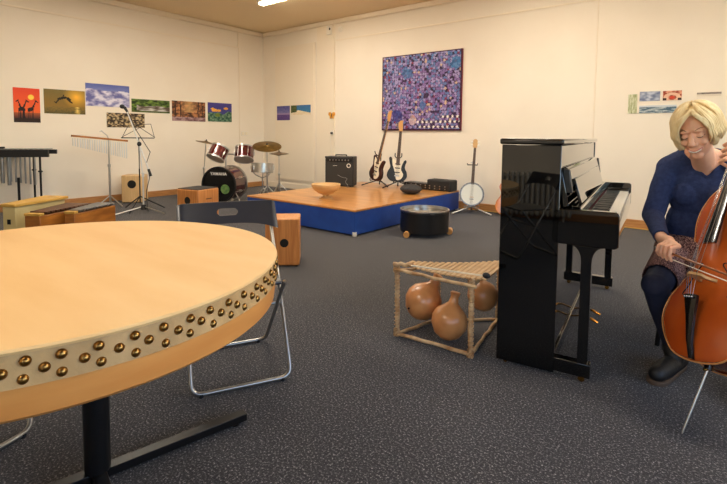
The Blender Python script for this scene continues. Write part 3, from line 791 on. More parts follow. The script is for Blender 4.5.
t=thing('snare_drum','chrome snare drum on its stand right of the bass drum','snare drum',(-5.93,4.88,0))
drumcyl((0,0,.565),(-.05,.10,1),.17,.13,M['chrome'],t,M['drumskin'],M['drumskin'],'snare',8)
m=MB(); m.cyl((0,0,.12),(0,0,.42),.011)
for k in range(3):
    a=k*2*PI/3+.3; m.tube([(0,0,.40),(.12*math.cos(a),.12*math.sin(a),.46),(.16*math.cos(a),.16*math.sin(a),.50)],.008,8)
m.build('basket', M['chrome'], t)
for k in range(3):
    a=k*2*PI/3+.9; MB().tube([(0,0,.24),(.24*math.cos(a),.24*math.sin(a),.012)],.009,8).build('leg', M['chrome'], t)

def cymbal_stand(name,label,x,y,h,r,ax,off=(0,0),hat=False,la=.7):
    t=thing(name,label,'cymbal',(x,y,0))
    m=MB(); m.cyl((0,0,.06),(0,0,h*.55),.012); m.cyl((0,0,h*.5),(off[0],off[1],h),.008); m.ell((0,0,h*.55),(.022,.022,.03),10); m.build('pole', M['chrome'], t)
    for k in range(3):
        a=k*2*PI/3+la
        m=MB(); m.tube([(0,0,.30),(.26*math.cos(a),.26*math.sin(a),.012)],.008,8); m.tube([(0,0,.10),(.15*math.cos(a),.15*math.sin(a),.13)],.005,6); m.build('leg', M['chrome'], t)
    prof=[(0,.022),(.018,.021),(.035,.012),(.06,.008),(r*.7,.0),(r,-.008),(r,-.0095),(r*.7,-.002),(.06,.006),(.035,.010),(.018,.019),(0,.020)]
    Mx=orient((off[0],off[1],h),ax)
    MB().lathe(prof,44,Mx).build('cymbal_plate', M['bronze'], t)
    if hat:
        MB().lathe([(a,-b) for a,b in prof],44,orient((off[0],off[1],h-.03),ax)).build('cymbal_plate', M['bronze'], t)
        m=MB(); m.box((.0,-.12,.03),(.08,.24,.015),rx=-.12); m.build('foot_pedal', M['steel'], t)
    m=MB(); m.lathe([(0,.045),(.008,.045),(.01,.03),(.016,.024),(0,.022)],12,Mx); m.build('wing_nut', M['black_satin'], t)
    return t
cymbal_stand('ride_cymbal','wide ride cymbal facing the room, at the right of the drum kit',-5.72,4.80,.925,.225,(.29,-.24,1))
cymbal_stand('hi_hat','hi-hat pair of cymbals seen edge-on at the right end of the kit',-5.94,5.24,.80,.165,(0,0,1),hat=True)
cymbal_stand('crash_cymbal','crash cymbal tilted steeply at the left end of the kit',-6.84,4.40,.97,.165,(.16,.12,1),(0.04,0.02),la=1.31)

# ------------------------------------------------------------------ guitar amplifier
t=thing('guitar_amplifier','black guitar amplifier with knobs and round white badge on the stage','amplifier',(-4.87,5.60,SH),math.radians(26))
w,d,h=.46,.25,.475
MB().b2((-w/2,-d/2,.012),(w/2,d/2,h)).build('cabinet', M['amp_vinyl'], t, bevel=.012)
MB().b2((-w/2+.025,-d/2-.004,.03),(w/2-.025,-d/2+.001,h-.09)).build('grille_cloth', M['amp_cloth'], t, bevel=.002)
MB().b2((-w/2+.02,-d/2-.005,h-.08),(w/2-.02,-d/2+.001,h-.03)).build('control_panel', M['black_satin'], t, bevel=.002)
for i in range(7): MB().cyl((-.15+i*.05,-d/2-.005,h-.055),(-.15+i*.05,-d/2-.018,h-.055),.011,.009,n=14).build('knob', M['chrome'], t)
for sx in (-1,1):
    for sz in (.02,h-.008):
        MB().b2((sx*(w/2-.015)-.018,-d/2-.004,sz-.015),(sx*(w/2-.015)+.018,-d/2+.03,sz+.011)).build('corner_guard', M['black_satin'], t, bevel=.004)
MB().lathe([(.022,0),(.034,0),(.034,.004),(.022,.004)],28,Matrix.Translation((.155,-d/2-.004,.335))@Matrix.Rotation(PI/2,4,'X'),closed=True).build('round_badge', M['white_plastic'], t)
m=MB(); m.tube([(-.10,-d/2-.012,.33),(-.06,-d/2-.012,.333),(-.03,-d/2-.012,.33)],.003,6); m.build('name_badge', M['white_plastic'], t)
MB().tube(rounded([(-.09,0,h-.002),(-.09,0,h+.022),(.09,0,h+.022),(.09,0,h-.002)],.02,4),.009,8).build('handle', M['black_matte'], t)
MB().tube(rounded([(-.02,-d/2-.02,.19),(.05,-d/2-.02,.15),(.15,-d/2-.02,.14),(.10,-d/2-.03,.08),(.16,-d/2-.04,.03),(.12,-d/2-.06,.006),(.2,-d/2-.08,.006),(.28,-.1,.006)],.04,4),.003,6).build('cable', M['steel'], t)
for sx in (-1,1):
    for sy in (-1,1): MB().cyl((sx*.17,sy*.08,0),(sx*.17,sy*.08,.014),.014,n=10).build('rubber_foot', M['black_matte'], t)

# ------------------------------------------------------------------ electric guitars on stands
def spline(pts, n=8):
    out=[];k=len(pts)
    for i in range(k):
        p0,p1,p2,p3=[Vector(pts[(i+j-1)%k]) for j in range(4)]
        for s in range(n):
            u=s/n; out.append(tuple(.5*((2*p1)+(-p0+p2)*u+(2*p0-5*p1+4*p2-p3)*u*u+(-p0+3*p1-3*p2+p3)*u**3)))
    return out
BODY=spline([(0,0),(.10,.012),(.16,.08),(.155,.16),(.122,.225),(.124,.28),(.140,.335),(.118,.36),(.085,.335),(.035,.325),(-.035,.325),(-.08,.35),(-.118,.395),(-.148,.375),(-.132,.30),(-.118,.23),(-.152,.16),(-.16,.08),(-.10,.012)],5)
def inset(poly,k,c): return [((x-c[0])*k+c[0],(y-c[1])*k+c[1]) for x,y in poly]
M['guitar_black']=mat('guitar_black',(14,13,14),.35)
GE='electric guitars on the stage'
def electric_guitar(label, loc, rz, roll, lean, L, mb, mguard, sc=1.0, group=None):
    t=thing('electric_guitar',label,'electric guitar',loc,rz,group)
    t.rotation_euler=(Matrix.Rotation(rz,3,'Z')@Matrix.Rotation(lean,3,'X')@Matrix.Rotation(roll,3,'Y')).to_euler()
    R_=Matrix.Rotation(PI/2,4,'X')
    MB().prism([(x*sc,y*sc) for x,y in BODY],-.022,.022,R_).build('body', mb, t, bevel=.008)
    g=spline([(0,.03),(.07,.05),(.10,.12),(.06,.20),(.07,.28),(.09,.34),(.03,.33),(-.03,.33),(-.09,.37),(-.085,.28),(-.055,.20),(-.03,.12)],4)
    MB().prism([(x*sc,y*sc) for x,y in g],.022,.0255,R_).build('pickguard', mguard, t)
    y0=.30*sc
    MB().prism([(-.028,y0),(.028,y0),(.021,L-.17),(-.021,L-.17)],.020,.030,R_).build('neck', M['neck_maple'], t)
    MB().prism([(-.027,y0-.03),(.027,y0-.03),(.020,L-.17),(-.020,L-.17)],.030,.034,R_).build('fretboard', M['fret'], t)
    MB().prism(spline([(-.02,L-.17),(.02,L-.17),(.03,L-.13),(.022,L-.03),(.03,L-.005),(.0,L),(-.03,L-.02),(-.045,L-.08),(-.03,L-.13)],4),.012,.026,R_).build('headstock', M['neck_maple'], t)
    for i in range(6): MB().cyl((-.04+.0*i,-.018,L-.13+i*.019),(-.062,-.018,L-.13+i*.019),.006,n=8).build('tuning_peg', M['chrome'], t)
    for z in (.15,.22,.285): MB().b2((-.042*sc,-.032,z*sc-.008),(.042*sc,-.0255,z*sc+.008)).build('pickup', M['black_satin'], t, bevel=.002)
    MB().b2((-.04*sc,-.034,.085*sc),(.04*sc,-.0255,.105*sc)).build('bridge', M['chrome'], t, bevel=.002)
    m=MB()
    for i in range(6): x=(i-2.5)*.0075; m.cyl((x,-.037,.095*sc),(x*.8,-.037,L-.16),.0008,n=4)
    m.build('strings', M['string'], t)
    return t
def guitar_stand(label, loc, rz, H=.62):
    t=thing('guitar_stand',label,'guitar stand',loc,rz)
    m=MB(); m.cyl((0,.10,.02),(0,.14,H-.1),.009); m.build('pole', M['black_steel'], t)
    m=MB(); m.tube(rounded([(-.05,.03,H+.0),(-.055,.06,H-.05),(0,.135,H-.10),(.055,.06,H-.05),(.05,.03,H+.0)],.03,4),.008,8); m.build('neck_yoke', M['black_steel'], t)
    for s in (-1,1):
        m=MB(); m.tube([(0,.10,.10),(s*.24,-.06,.010)],.009,8); m.build('leg', M['black_steel'], t)
        m=MB(); m.tube([(s*.0,.1,.12),(s*.07,.02,.10),(s*.075,-.07,.095),(s*.075,-.075,.13)],.007,8); m.build('body_rest', M['black_steel'], t)
    m=MB(); m.tube([(0,.10,.08),(0,.30,.010)],.009,8); m.build('leg', M['black_steel'], t)
    return t
rz=math.radians(36)
guitar_stand('black guitar stand holding the left, tilted guitar',(-4.42,5.94,SH),rz-.5,.56)
electric_guitar('taller sunburst electric guitar tilted to the right, left of the pair',(-4.42,5.89,SH+.10),math.radians(-14),math.radians(11.5),math.radians(-8),1.13,M['sunburst'],M['cream'],.98,GE)
guitar_stand('black guitar stand holding the right, more upright guitar',(-4.00,5.94,SH),rz,.54)
electric_guitar('shorter black electric guitar with cream pickguard, right of the pair',(-4.01,5.90,SH+.105),rz,math.radians(4.5),math.radians(-8),.95,M['guitar_black'],M['cream'],.95,GE)

# ------------------------------------------------------------------ things on the stage
t=thing('wooden_bowl','turned wooden bowl on a small foot at the stage front','bowl',(-4.04,4.35,SH))
MB().lathe([(0,.0),(.085,.0),(.088,.008),(.06,.018),(.035,.035),(.04,.05),(.10,.075),(.155,.115),(.185,.165),(.188,.19),(.178,.19),(.17,.165),(.14,.12),(.09,.085),(.03,.068),(0,.066)],48).build('bowl_body', M['bowl'], t)
t=thing('hand_pan','round dark grey domed drum pad resting at the stage edge','drum pad',(-3.50,5.52,SH))
m=MB(); m.lathe([(0,.0),(.06,.0),(.12,.022),(.152,.055),(.155,.07),(.145,.09),(.10,.122),(.05,.134),(0,.137)],40); m.build('pad_body', M['stone'], t)
t=thing('effects_case','long black equipment case with a raised right end behind the pad','equipment case',(-3.56,6.17,SH))
MB().b2((-.42,-.10,.0),(.0,.10,.095)).build('lower_unit', M['black_satin'], t, bevel=.006)
MB().b2((.0,-.12,.0),(.40,.10,.165)).build('raised_unit', M['black_matte'], t, bevel=.02)
for i in range(9):
    for j in range(2): MB().cyl((-.37+i*.085,-.10-(.02 if i>4 else 0),.035+j*.035),(-.37+i*.085,-.112-(.02 if i>4 else 0),.035+j*.035),.009,n=10).build('knob', M['chrome'], t)

# ------------------------------------------------------------------ shallow black floor drum
t=thing('floor_drum','wide shallow black drum with silver top on wooden feet, beside the stage','drum',(-2.68,4.52,0))
R0_=.272
MB().lathe([(R0_-.012,.045),(R0_,.045),(R0_,.285),(R0_-.012,.285)],64,closed=True).build('drum_shell', M['black_satin'], t)
MB().lathe([(0,.262),(R0_-.012,.262),(R0_-.012,.255),(0,.255)],64).build('clear_head', M['mirror_head'], t)
MB().lathe([(R0_-.016,.262),(R0_-.014,.292),(R0_+.005,.292),(R0_+.005,.278),(R0_,.278),(R0_,.262)],64,closed=True).build('metal_rim', M['chrome'], t)
MB().lathe([(0,.06),(R0_-.012,.06),(R0_-.012,.05),(0,.05)],48).build('base_board', M['black_matte'], t)
for px_,py_,an in ((-.06,-.265,-66),(.215,.20,-66),(-.24,.12,-66)):
    d=Vector((math.cos(math.radians(an)),math.sin(math.radians(an)),0)); c=Vector((px_,py_,.034))
    MB().cyl(c-d*.055,c+d*.055,.034,n=20).build('wooden_foot', M['neck_maple'], t, bevel=.004)

# ------------------------------------------------------------------ banjo on stand
t=thing('banjo','banjo with white round head on a silver stand','banjo',(-2.86,6.12,0),math.radians(25))
tilt=Matrix.Translation((0,0,.285))@Matrix.Rotation(math.radians(-9),4,'X')@Matrix.Rotation(math.radians(2.5),4,'Y')
FMb=tilt@Matrix.Rotation(PI/2,4,'X')
MB().lathe([(.150,-.035),(.158,-.035),(.158,.028),(.150,.028)],48,FMb,closed=True).build('pot_rim', M['fret'], t)
MB().lathe([(.148,.026),(.162,.026),(.164,.040),(.148,.040)],48,FMb,closed=True).build('tension_hoop', M['steel'], t)
MB().lathe([(0,.036),(.148,.036),(.148,.03),(0,.03)],40,FMb).build('banjo_head', mat('banjo_head',(232,230,218),.4), t)
MB().lathe([(0,-.036),(.165,-.03),(.172,-.02),(.172,-.012),(0,-.015)],40,FMb).build('resonator', M['sunburst'], t)
m=MB()
for k in range(20):
    a=2*PI*k/20; p=FMb@Vector((.168*math.cos(a),.168*math.sin(a),.038)); q=FMb@Vector((.168*math.cos(a),.168*math.sin(a),-.005)); m.cyl(p,q,.004,n=6)
m.build('tension_brackets', M['chrome'], t)
R_=tilt@Matrix.Rotation(PI/2,4,'X')
MB().prism([(-.022,.14),(.022,.14),(.017,.66),(-.017,.66)],.020,.040,R_).build('neck', M['fret'], t)
MB().prism(spline([(-.017,.66),(.017,.66),(.034,.70),(.03,.77),(.0,.79),(-.03,.77),(-.034,.70)],4),.016,.032,R_).build('headstock', M['bridge'], t)
for s in (-1,1):
    for z in (.70,.745): MB().cyl(R_@Vector((s*.03,z,.024)),R_@Vector((s*.060,z,.024)),.013,n=8).build('tuning_peg', M['white_plastic'], t)
m=MB(); m.cyl(R_@Vector((-.018,.45,.03)),R_@Vector((-.045,.45,.03)),.008); m.build('fifth_peg', M['chrome'], t)
MB().prism([(-.03,-.045),(.03,-.045),(.026,-.038),(-.026,-.038)],.036,.048,R_).build('bridge', M['bridge'], t)
m=MB()
for i in range(5): x=(i-2)*.008; m.cyl(R_@Vector((x,-.14,.042)),R_@Vector((x*.7,.68,.046)),.0008,n=4)
m.build('strings', M['string'], t)
o=MB().b2((-.03,0,0),(.03,.0005,.01)).build('head_print', M['steel'], t); o.matrix_local=tilt@Matrix.Translation((0,-.0368,-.075))
t=thing('banjo_stand','silver tripod stand under the banjo','instrument stand',(-2.86,6.12,0),math.radians(25))
m=MB(); m.cyl((0,.07,.08),(0,.13,.75),.008); m.build('pole', M['chrome'], t)
m=MB(); m.tube([(-.07,-.0,.72),(-.07,.06,.70),(.07,.06,.70),(.07,0,.72)],.008,8); m.build('neck_yoke', M['black_steel'], t)
for s in (-1,1): MB().tube([(0,.06,.10),(s*.27,-.07,.012)],.012,8).build('leg', M['chrome'], t)
MB().tube([(0,.07,.10),(0,.28,.012)],.012,8).build('leg', M['chrome'], t)
for s in (-1,1): MB().tube([(0,.07,.10),(s*.09,.03,.10),(s*.10,-.05,.105),(s*.10,-.055,.13)],.007,8).build('body_rest', M['chrome'], t)

t=thing('acoustic_guitar','orange wooden guitar by the back wall, mostly hidden behind the piano','guitar',(-2.385,6.33,0.0),math.radians(20))
GB=spline([(0,0),(.12,.01),(.19,.09),(.185,.18),(.13,.27),(.125,.33),(.145,.40),(.10,.47),(0,.485),(-.10,.47),(-.145,.40),(-.125,.33),(-.13,.27),(-.185,.18),(-.19,.09),(-.12,.01)],5)
Rg=Matrix.Translation((0,0,.006))@Matrix.Rotation(math.radians(-9),4,'X')@Matrix.Rotation(PI/2,4,'X')
MB().prism(GB,-.045,.05,Rg).build('body', mat('orange_spruce',(222,132,48),.3,c2=(206,112,36),scale=4,coat=.5), t, bevel=.006)
MB().lathe([(0,.0512),(.05,.0512),(.05,.048),(0,.048)],24,Rg@Matrix.Translation((0,.30,0))).build('sound_hole', M['blue_dark'], t)
MB().prism([(-.028,.33),(.028,.33),(.024,.82),(-.024,.82)],.045,.06,Rg).build('neck', M['fret'], t)
MB().prism([(-.03,.82),(.03,.82),(.036,.93),(-.036,.93)],.035,.052,Rg).build('headstock', M['fret'], t, bevel=.003)
MB().prism([(-.07,.12),(.07,.12),(.07,.14),(-.07,.14)],.05,.058,Rg).build('bridge', M['fret'], t)

# ------------------------------------------------------------------ balafon
t=thing('balafon','balafon with bamboo frame and hanging calabash gourds left of the piano','balafon',(-1.2,2.10,0))
o0=Vector((-1.2,2.10,0))
def q(x,y,z): return Vector((x,y,z))-o0
def wob(a,b,r,n=8,amp=.004):
    a=Vector(a);b=Vector(b); pts=[];rs=[]
    for i in range(n+1):
        f=i/n; pts.append(a.lerp(b,f)+Vector([random.uniform(-amp,amp)*(1 if 0<i<n else 0) for _ in range(3)])); rs.append(r*random.uniform(.9,1.1))
    return pts,rs
FL,FR,BL,BR=(-1.413,2.105),(-.982,2.132),(-1.335,2.43),(-1.055,2.66)
for (x,y),hh in ((FL,.405),(FR,.405),(BL,.35),(BR,.37)):
    m=MB(); m.tube(*wob(q(x,y,0),q(x,y,hh),.0125),8)
    o=m.build('post', M['cane'], t)
    m=MB(); z=.03
    while z<hh-.02:
        m.tube([p+q(x,y,0)+Vector((0,0,z)) for p in [Vector((.0135*math.cos(a),.0135*math.sin(a),.02*a/(2*PI))) for a in [2*PI*k/8 for k in range(9)]]],.003,5); z+=.022
    m.build('rattan_binding', M['binding'], o)
def rail(a,za,b,zb,r=.0095):
    m=MB(); m.tube(*wob(q(*a,za),q(*b,zb),r),8); return m.build('rail', M['cane'], t)
E_=.03
rail((FL[0]-.01,FL[1]),.012,(FR[0]+.01,FR[1]+.005),.012,.010); rail((FL[0]-.01,FL[1]-.02),.382,(FR[0]+.03,FR[1]-.015),.372,.010)
rail((FL[0]-.015,FL[1]-.02),.410,(FL[0]+.09,FL[1]+.02),.412,.011)
rail(FL,.012,BL,.012); rail(FR,.014,BR,.014); rail(BL,.012,BR,.012); rail(FL,.37,BL,.34); rail(FR,.37,BR,.36); rail(BL,.34,BR,.36)
m=MB()
for x,y,z in ((FL[0],FL[1]-.01,.385),(FR[0],FR[1]-.01,.378),(FL[0],FL[1],.012),(FR[0],FR[1],.012)):
    for k in range(4): m.tube([q(x,y,z)+Vector((.017*math.cos(a),.02*math.sin(a)*(.6),.022*math.sin(a+k)+.004*k)) for a in [2*PI*j/8 for j in range(8)]],.0035,5,closed=True)
m.build('corner_lashing', M['binding'], t)
for i in range(17):
    f=i/16; x=-1.375+.40*f+.045*f
    sag=-.012*math.sin(PI*f)
    ya=2.125+.035*f; yb=2.20+.37*f
    a=q(x,ya-.01,.408+sag); b=q(x-.045*f,yb+.015,.404+sag)
    m=MB(); d=(b-a); m.box((a+b)/2,(.0235,d.length,.008),rz=math.atan2(d.y,d.x)-PI/2); m.build('wooden_key', M['slat'], t, bevel=.003)
GP=[(0,-.098),(.03,-.095),(.07,-.070),(.098,-.02),(.10,.02),(.085,.058),(.05,.088),(.028,.108),(.022,.14),(.028,.165),(.022,.17),(0,.165)]
def gourd(x,y,z,s,ax,hole=None):
    m=MB(); Mx=orient(q(x,y,z),ax)@Matrix.Scale(s,4); m.lathe([(a,b) for a,b in GP],32,Mx)
    o=m.build('gourd', M['gourd'], t)
    if hole:
        m=MB(); d=Vector(hole).normalized(); p=q(x,y,z)+d*.0985*s; m.ell(p,(.006,.006,.006),8); m.build('gourd_hole', M['blue_dark'], o)
gourd(-1.362,2.30,.152,1.07,(.35,.35,.85),(-.35,-.9,-.2)); gourd(-1.150,2.22,.112,.97,(.10,.22,.95)); gourd(-1.07,2.47,.205,.86,(-.3,.1,.9))
t=thing('mallet','beater with pale stick and round black head lying on the balafon','mallet',(-1.1,2.11,.425))
MB().cyl((-.20,-.045,.003),(.17,.035,.003),.0045,.004,n=8).build('stick', M['bow_hair'], t)
MB().ell((.185,.038,.006),(.020,.016,.015),14).build('mallet_head', M['black_matte'], t)

# ------------------------------------------------------------------ upright piano
PL=1.566
t=thing('upright_piano','glossy black upright piano standing side-on with its keys facing right','piano',(-.6006,2.211,0),.1183)
G=M['black_gloss']
def pbox(nm,lo,hi,m_=None,bev=.003,par=None): return MB().b2(lo,hi).build(nm,m_ or G,par or t,bevel=bev)
pbox('side_panel',(-.268,0,.014),(0,.035,1.078)); pbox('side_panel',(-.268,PL-.035,.014),(0,PL,1.078))
pbox('back_board',(-.262,.035,.06),(-.225,PL-.035,1.065),M['black_satin'])
pbox('lid',(-.278,-.010,1.080),(.010,PL+.010,1.108),None,.008)
pbox('upper_front_panel',(-.022,.035,.972),(-.004,PL-.035,1.078))
# slanted front with music desk
m=MB(); pr_=[(-.012,.972),(.018,.972),(.062,.795),(.040,.790)]
Mx=Matrix.Rotation(PI/2,4,'X'); 
def uz(poly,v0,v1,nm,m_=G,bev=.003,par=None):
    m=MB(); m.prism(poly,-v1,-v0,Matrix.Rotation(PI/2,4,'X')); return m.build(nm,m_,par or t,bevel=bev)
uz([(-.022,.972),(-.004,.978),(.034,.80),(.010,.79)],.035,PL-.035,'slanted_front')
uz([(.004,.975),(.022,.968),(.040,.885),(.026,.885)],.09,PL-.10,'music_shelf')
dk=uz([(.030,.918),(.042,.918),(.076,.800),(.062,.798)],.16,PL-.22,'music_desk')
uz([(.0405,.905),(.0425,.905),(.0545,.864),(.0525,.864)],.50,1.0,'desk_cutout',M['blue_dark'],0,dk)
uz([(.046,.892),(.0475,.892),(.0505,.880),(.049,.880)],.66,.84,'desk_emblem',M['brass'],0,dk)
for v0,v1 in ((.045,.085),(PL-.085,PL-.045)):
    uz([(.0,.97),(.03,.965),(.045,.86),(.015,.86)],v0,v1,'hinge_block',M['black_satin'],.004)
uz([(.036,.800),(.080,.795),(.092,.752),(.060,.735)],.07,PL-.07,'fallboard')
pbox('key_felt',(.078,.075,.735),(.090,PL-.075,.7385),M['felt'],0)
pbox('key_bed',(-.02,.02,.63),(.236,PL-.02,.668))
ks=uz([(.228,.632),(.242,.632),(.242,.722),(.236,.730),(.228,.728)],.035,PL-.035,'key_slip')
for v0 in (0,PL-.035):
    m=MB(); pl=rounded([(-.03,0,.63),(.243,0,.63),(.243,0,.793),(-.03,0,.789)],.022,5,True)
    m.prism([(p.x,p.z) for p in pl],-(v0+.035),-v0,Matrix.Rotation(PI/2,4,'X')); m.build('cheek',G,t,bevel=.004)
for v0,v1 in ((.035,.075),(PL-.075,PL-.035)): pbox('key_block',(.07,v0,.668),(.228,v1,.752),None,.006)
KW=(PL-.15)/52
wk=MB().b2((0,-KW/2+.0006,0),(.14,KW/2-.0006,.018)).build('white_key',M['ivory'],t,bevel=.0015)
for i in range(52):
    o=wk if i==0 else wk.copy()
    if i: COL.objects.link(o)
    o.location=(.088,.075+KW*(i+.5),.718)
bk=MB().box((.045,0,.006),(.09,.012,.012),taper=.85).build('black_key',M['key_black'],t,bevel=.0015)
first=True
for i in range(51):
    if (i%7) in (1,4): continue
    o=bk if first else bk.copy()
    if not first: COL.objects.link(o)
    first=False
    o.location=(.088,.075+KW*(i+1),.735)
for v0 in (.0,PL-.045):
    poly=[(.098,.09),(.141,.09),(.141,.56)]+[(.141+.045*(1-math.cos(a)),.56+.07*math.sin(a)) for a in [PI/2*k/6 for k in range(1,7)]]+[(.050+.0,.63)]+[(.098-.048*(1-math.cos(a)),.56+.07*math.sin(a)) for a in [PI/2*k/6 for k in range(6,0,-1)]][1:]+[(.098,.56)]
    uz(poly,v0,v0+.045,'leg')
    pbox('toe_block',(-.002,v0,.026),(.153,v0+.048,.090),None,.003)
    for u in (.118,-.225):
        m=MB(); rc=.014 if u>0 else .009; m.cyl((u,v0+.012,rc),(u,v0+.036,rc),rc,n=16); m.build('castor',M['brass'],t); 
pbox('lower_panel',(-.030,.035,.10),(-.012,PL-.035,.628)); pbox('bottom_rail',(-.05,.035,.035),(-.004,PL-.035,.098))
for v in (.60,.74):
    m=MB(); m.tube([(-.01,v,.085),(.05,v,.100),(.10,v,.092),(.135,v,.075)],[.008,.009,.014,.013],10,flat=.5); m.build('pedal',M['brass'],t)

# ------------------------------------------------------------------ the player
YAW=.6678
def W(l,d,z=0): return Vector((l*math.cos(YAW)-d*math.sin(YAW), l*math.sin(YAW)+d*math.cos(YAW), z))
PL0,PD0=1.70,2.30
def V(l,d,z): return Vector((l-PL0,d-PD0,z))
def remeshed(m, voxel, smooth, name, mt, parent, cut=None, disp=None):
    tmp=m.build('tmp', mt, None, smooth=False)
    md=tmp.modifiers.new('r','REMESH'); md.mode='VOXEL'; md.voxel_size=voxel; md.use_smooth_shade=True
    if smooth: sm=tmp.modifiers.new('s','SMOOTH'); sm.factor=.5; sm.iterations=smooth
    bpy.context.view_layer.update()
    me=bpy.data.meshes.new_from_object(tmp.evaluated_get(bpy.context.evaluated_depsgraph_get()))
    old=tmp.data; bpy.data.objects.remove(tmp); bpy.data.meshes.remove(old)
    bm=bmesh.new(); bm.from_mesh(me)
    if disp:
        for v in bm.verts: v.co=disp(v.co)
    if cut:
        bmesh.ops.delete(bm, geom=[v for v in bm.verts if cut(v.co)], context='VERTS')
        bv=[v for v in bm.verts if v.is_boundary]; nb={v:[e.other_vert(v) for e in v.link_edges if e.is_boundary] for v in bv}
        for _ in range(8):
            new={v:(v.co*.4+sum((q.co for q in nb[v]),Vector())/len(nb[v])*.6) for v in bv if len(nb[v])==2}
            for v,c in new.items(): v.co=c
    for f in bm.faces: f.smooth=True; f.material_index=0
    bm.to_mesh(me); bm.free(); me.name=name
    me.materials.clear(); me.materials.append(mt)
    o=bpy.data.objects.new(name,me); COL.objects.link(o); o.parent=parent
    return o
t=thing('person','smiling woman with blonde bob, navy sweater and tweed skirt, seated playing the cello','person',W(PL0,PD0),YAW)
person=t
RS=Matrix.Rotation(math.radians(-36.9),3,'Z')
Sx=Vector((.8,-.6,0)); Fx=Vector((-.6,-.8,0))
# head frame
hc=V(1.562,2.185,1.146)
hf=Vector((-.71,-.61,-.34)).normalized(); hz=Vector((-.38,-.12,.93)); hz=(hz-hf*hz.dot(hf)).normalized(); hy=-hf; hx_=hy.cross(hz)
HM=Matrix((hx_,hy,hz)).transposed().to_4x4(); HM.translation=hc
HR=HM.to_3x3()
HS=1.05
def hp(x,y,z): return HM@(Vector((x,y,z))*HS)
sR,eR,wR=V(1.600,2.430,.965),V(1.500,2.385,.715),V(1.372,2.105,.655)
sL,eL,wL=V(1.855,2.240,.965),V(1.955,2.07,.78),V(1.735,2.00,.985)
hipR,kR,aR=V(1.645,2.40,.50),V(1.365,2.125,.430),V(1.50,2.185,.12)
hipL,kL,aL=V(1.805,2.28,.50),V(1.69,1.86,.445),V(1.76,1.98,.12)
def torso(m,e=0):
    m.ell(V(1.72,2.37,.53),(.165+e,.12+e,.11+e),24,RS); m.ell(V(1.725,2.375,.67),(.130+e,.098+e,.14+e),24,RS)
    m.ell(V(1.73,2.36,.85),(.143+e,.105+e,.165+e),24,RS); m.cap(sR+Vector((.02,-.015,.0)),sL-Vector((.02,-.015,0)),.052+e,.052+e)
    m.cap(V(1.675,2.345,1.035),sR+Vector((.01,-.005,.0)),.050+e*.6,.053+e); m.cap(V(1.72,2.31,1.025),sL-Vector((.01,-.005,.0)),.048+e*.6,.053+e)
    for s in (-1,1): m.ell(V(1.73,2.36,.835)+Sx*s*.062+Fx*.080,(.050+e,.036+e,.05+e),16,RS)
    m.cap(V(1.73,2.335,.955),V(1.695,2.305,1.022),.088+e,.056+e*.3)
def arms(m,e=0,k=1.0):
    for s,el,w in ((sR,eR,wR),(sL,eL,wL)):
        m.cap(s,el,.047+e,.039+e); m.cap(el,el.lerp(w,k),.038+e,.025+e*.8)
def legs(m,e=0):
    for h,k,a in ((hipR,kR,aR),(hipL,kL,aL)):
        m.cap(h,k,.083+e,.056+e); m.cap(k,k.lerp(a,.38),.052+e,.050+e); m.cap(k.lerp(a,.38),a,.050+e,.034+e); m.ell(k+Vector((0,-.0,.002)),(.057+e,.057+e,.055+e),16)
        m.cap(a,a+Vector((0,0,-.05)),.034+e,.032+e)
def hand(m,w,pc,kn,fings,thumb,pr0=.026):
    m.cap(w,pc,.024,.024); 
    for k in kn: m.cap(pc,k,.018,.0115)
    for i in range(len(kn)-1): m.cap(kn[i],kn[i+1],.0115,.0115)
    for f in fings:
        r=[.0098,.0092,.0084,.0074]
        for i in range(len(f)-1): m.cap(f[i],f[i+1],r[i],r[i+1],10)
    for i in range(len(thumb)-1): m.cap(thumb[i],thumb[i+1],[.0135,.011,.010][i],[.011,.010,.0085][i],10)
# bow line
B0=V(1.335,2.015,.618); Bd=Vector((.008,-.158,-.002)).normalized()
m=MB(); torso(m); arms(m); legs(m)
m.cap(V(1.72,2.33,.95),V(1.625,2.245,1.075),.053,.048,28)
e=m.ell
e(hp(0,.014,.032),(.072,.090,.083),24,HR); e(hp(0,-.018,-.030),(.057,.066,.078),24,HR); e(hp(0,-.060,-.088),(.024,.022,.020),16,HR)
for s in (-1,1):
    e(hp(s*.032,-.060,-.026),(.022,.018,.019),16,HR); e(hp(s*.026,-.071,.026),(.020,.009,.008),14,HR); e(hp(s*.029,-.069,.005),(.0145,.0125,.012),14,HR)
    e(hp(s*.0115,-.090,-.030),(.0085,.010,.008),12,HR); e(hp(s*.073,.008,-.008),(.010,.018,.030),14,HR)
m.cap(hp(0,-.080,.014),hp(0,-.100,-.024),.0078,.0122); e(hp(0,-.076,-.057),(.026,.016,.013),14,HR)
# right hand on the bow
kn=[];fg=[]
for i,sv in enumerate((.050,.024,-.002,-.026)):
    b=B0+Bd*sv; cur=(.0,.002,.0,-.003)[i]
    K=b+Vector((.018,.004,.036+cur)); kn.append(K); L_f=(1.0,1.08,1.02,.84)[i]
    fg.append([K,b+Vector((-.016,.002,.026))*L_f,b+Vector((-.023,.0,-.004*L_f)),b+Vector((-.012,.0,-.026*L_f))])
pc=B0+Vector((.035,.040,.040))
hand(m,wR,pc,kn,fg,[pc+Vector((.006,-.02,-.01)),B0+Vector((.026,-.004,.008)),B0+Vector((.013,.004,-.010))+Bd*.02])
# cello frame, shared with the left hand
CP=V(1.286,1.744,.258); CA=Vector((.401,.278,.873)).normalized(); CN=Vector((-.914,.058,.401)); CN=(CN-CA*CN.dot(CA)).normalized(); CX=(-CN).cross(CA)
CS=1.06
CM=Matrix((CX,-CN,CA)).transposed().to_4x4(); CM.translation=CP; CM=CM@Matrix.Scale(CS,4)
def cp(u,v,n): return CM@Vector((u,-n,v))
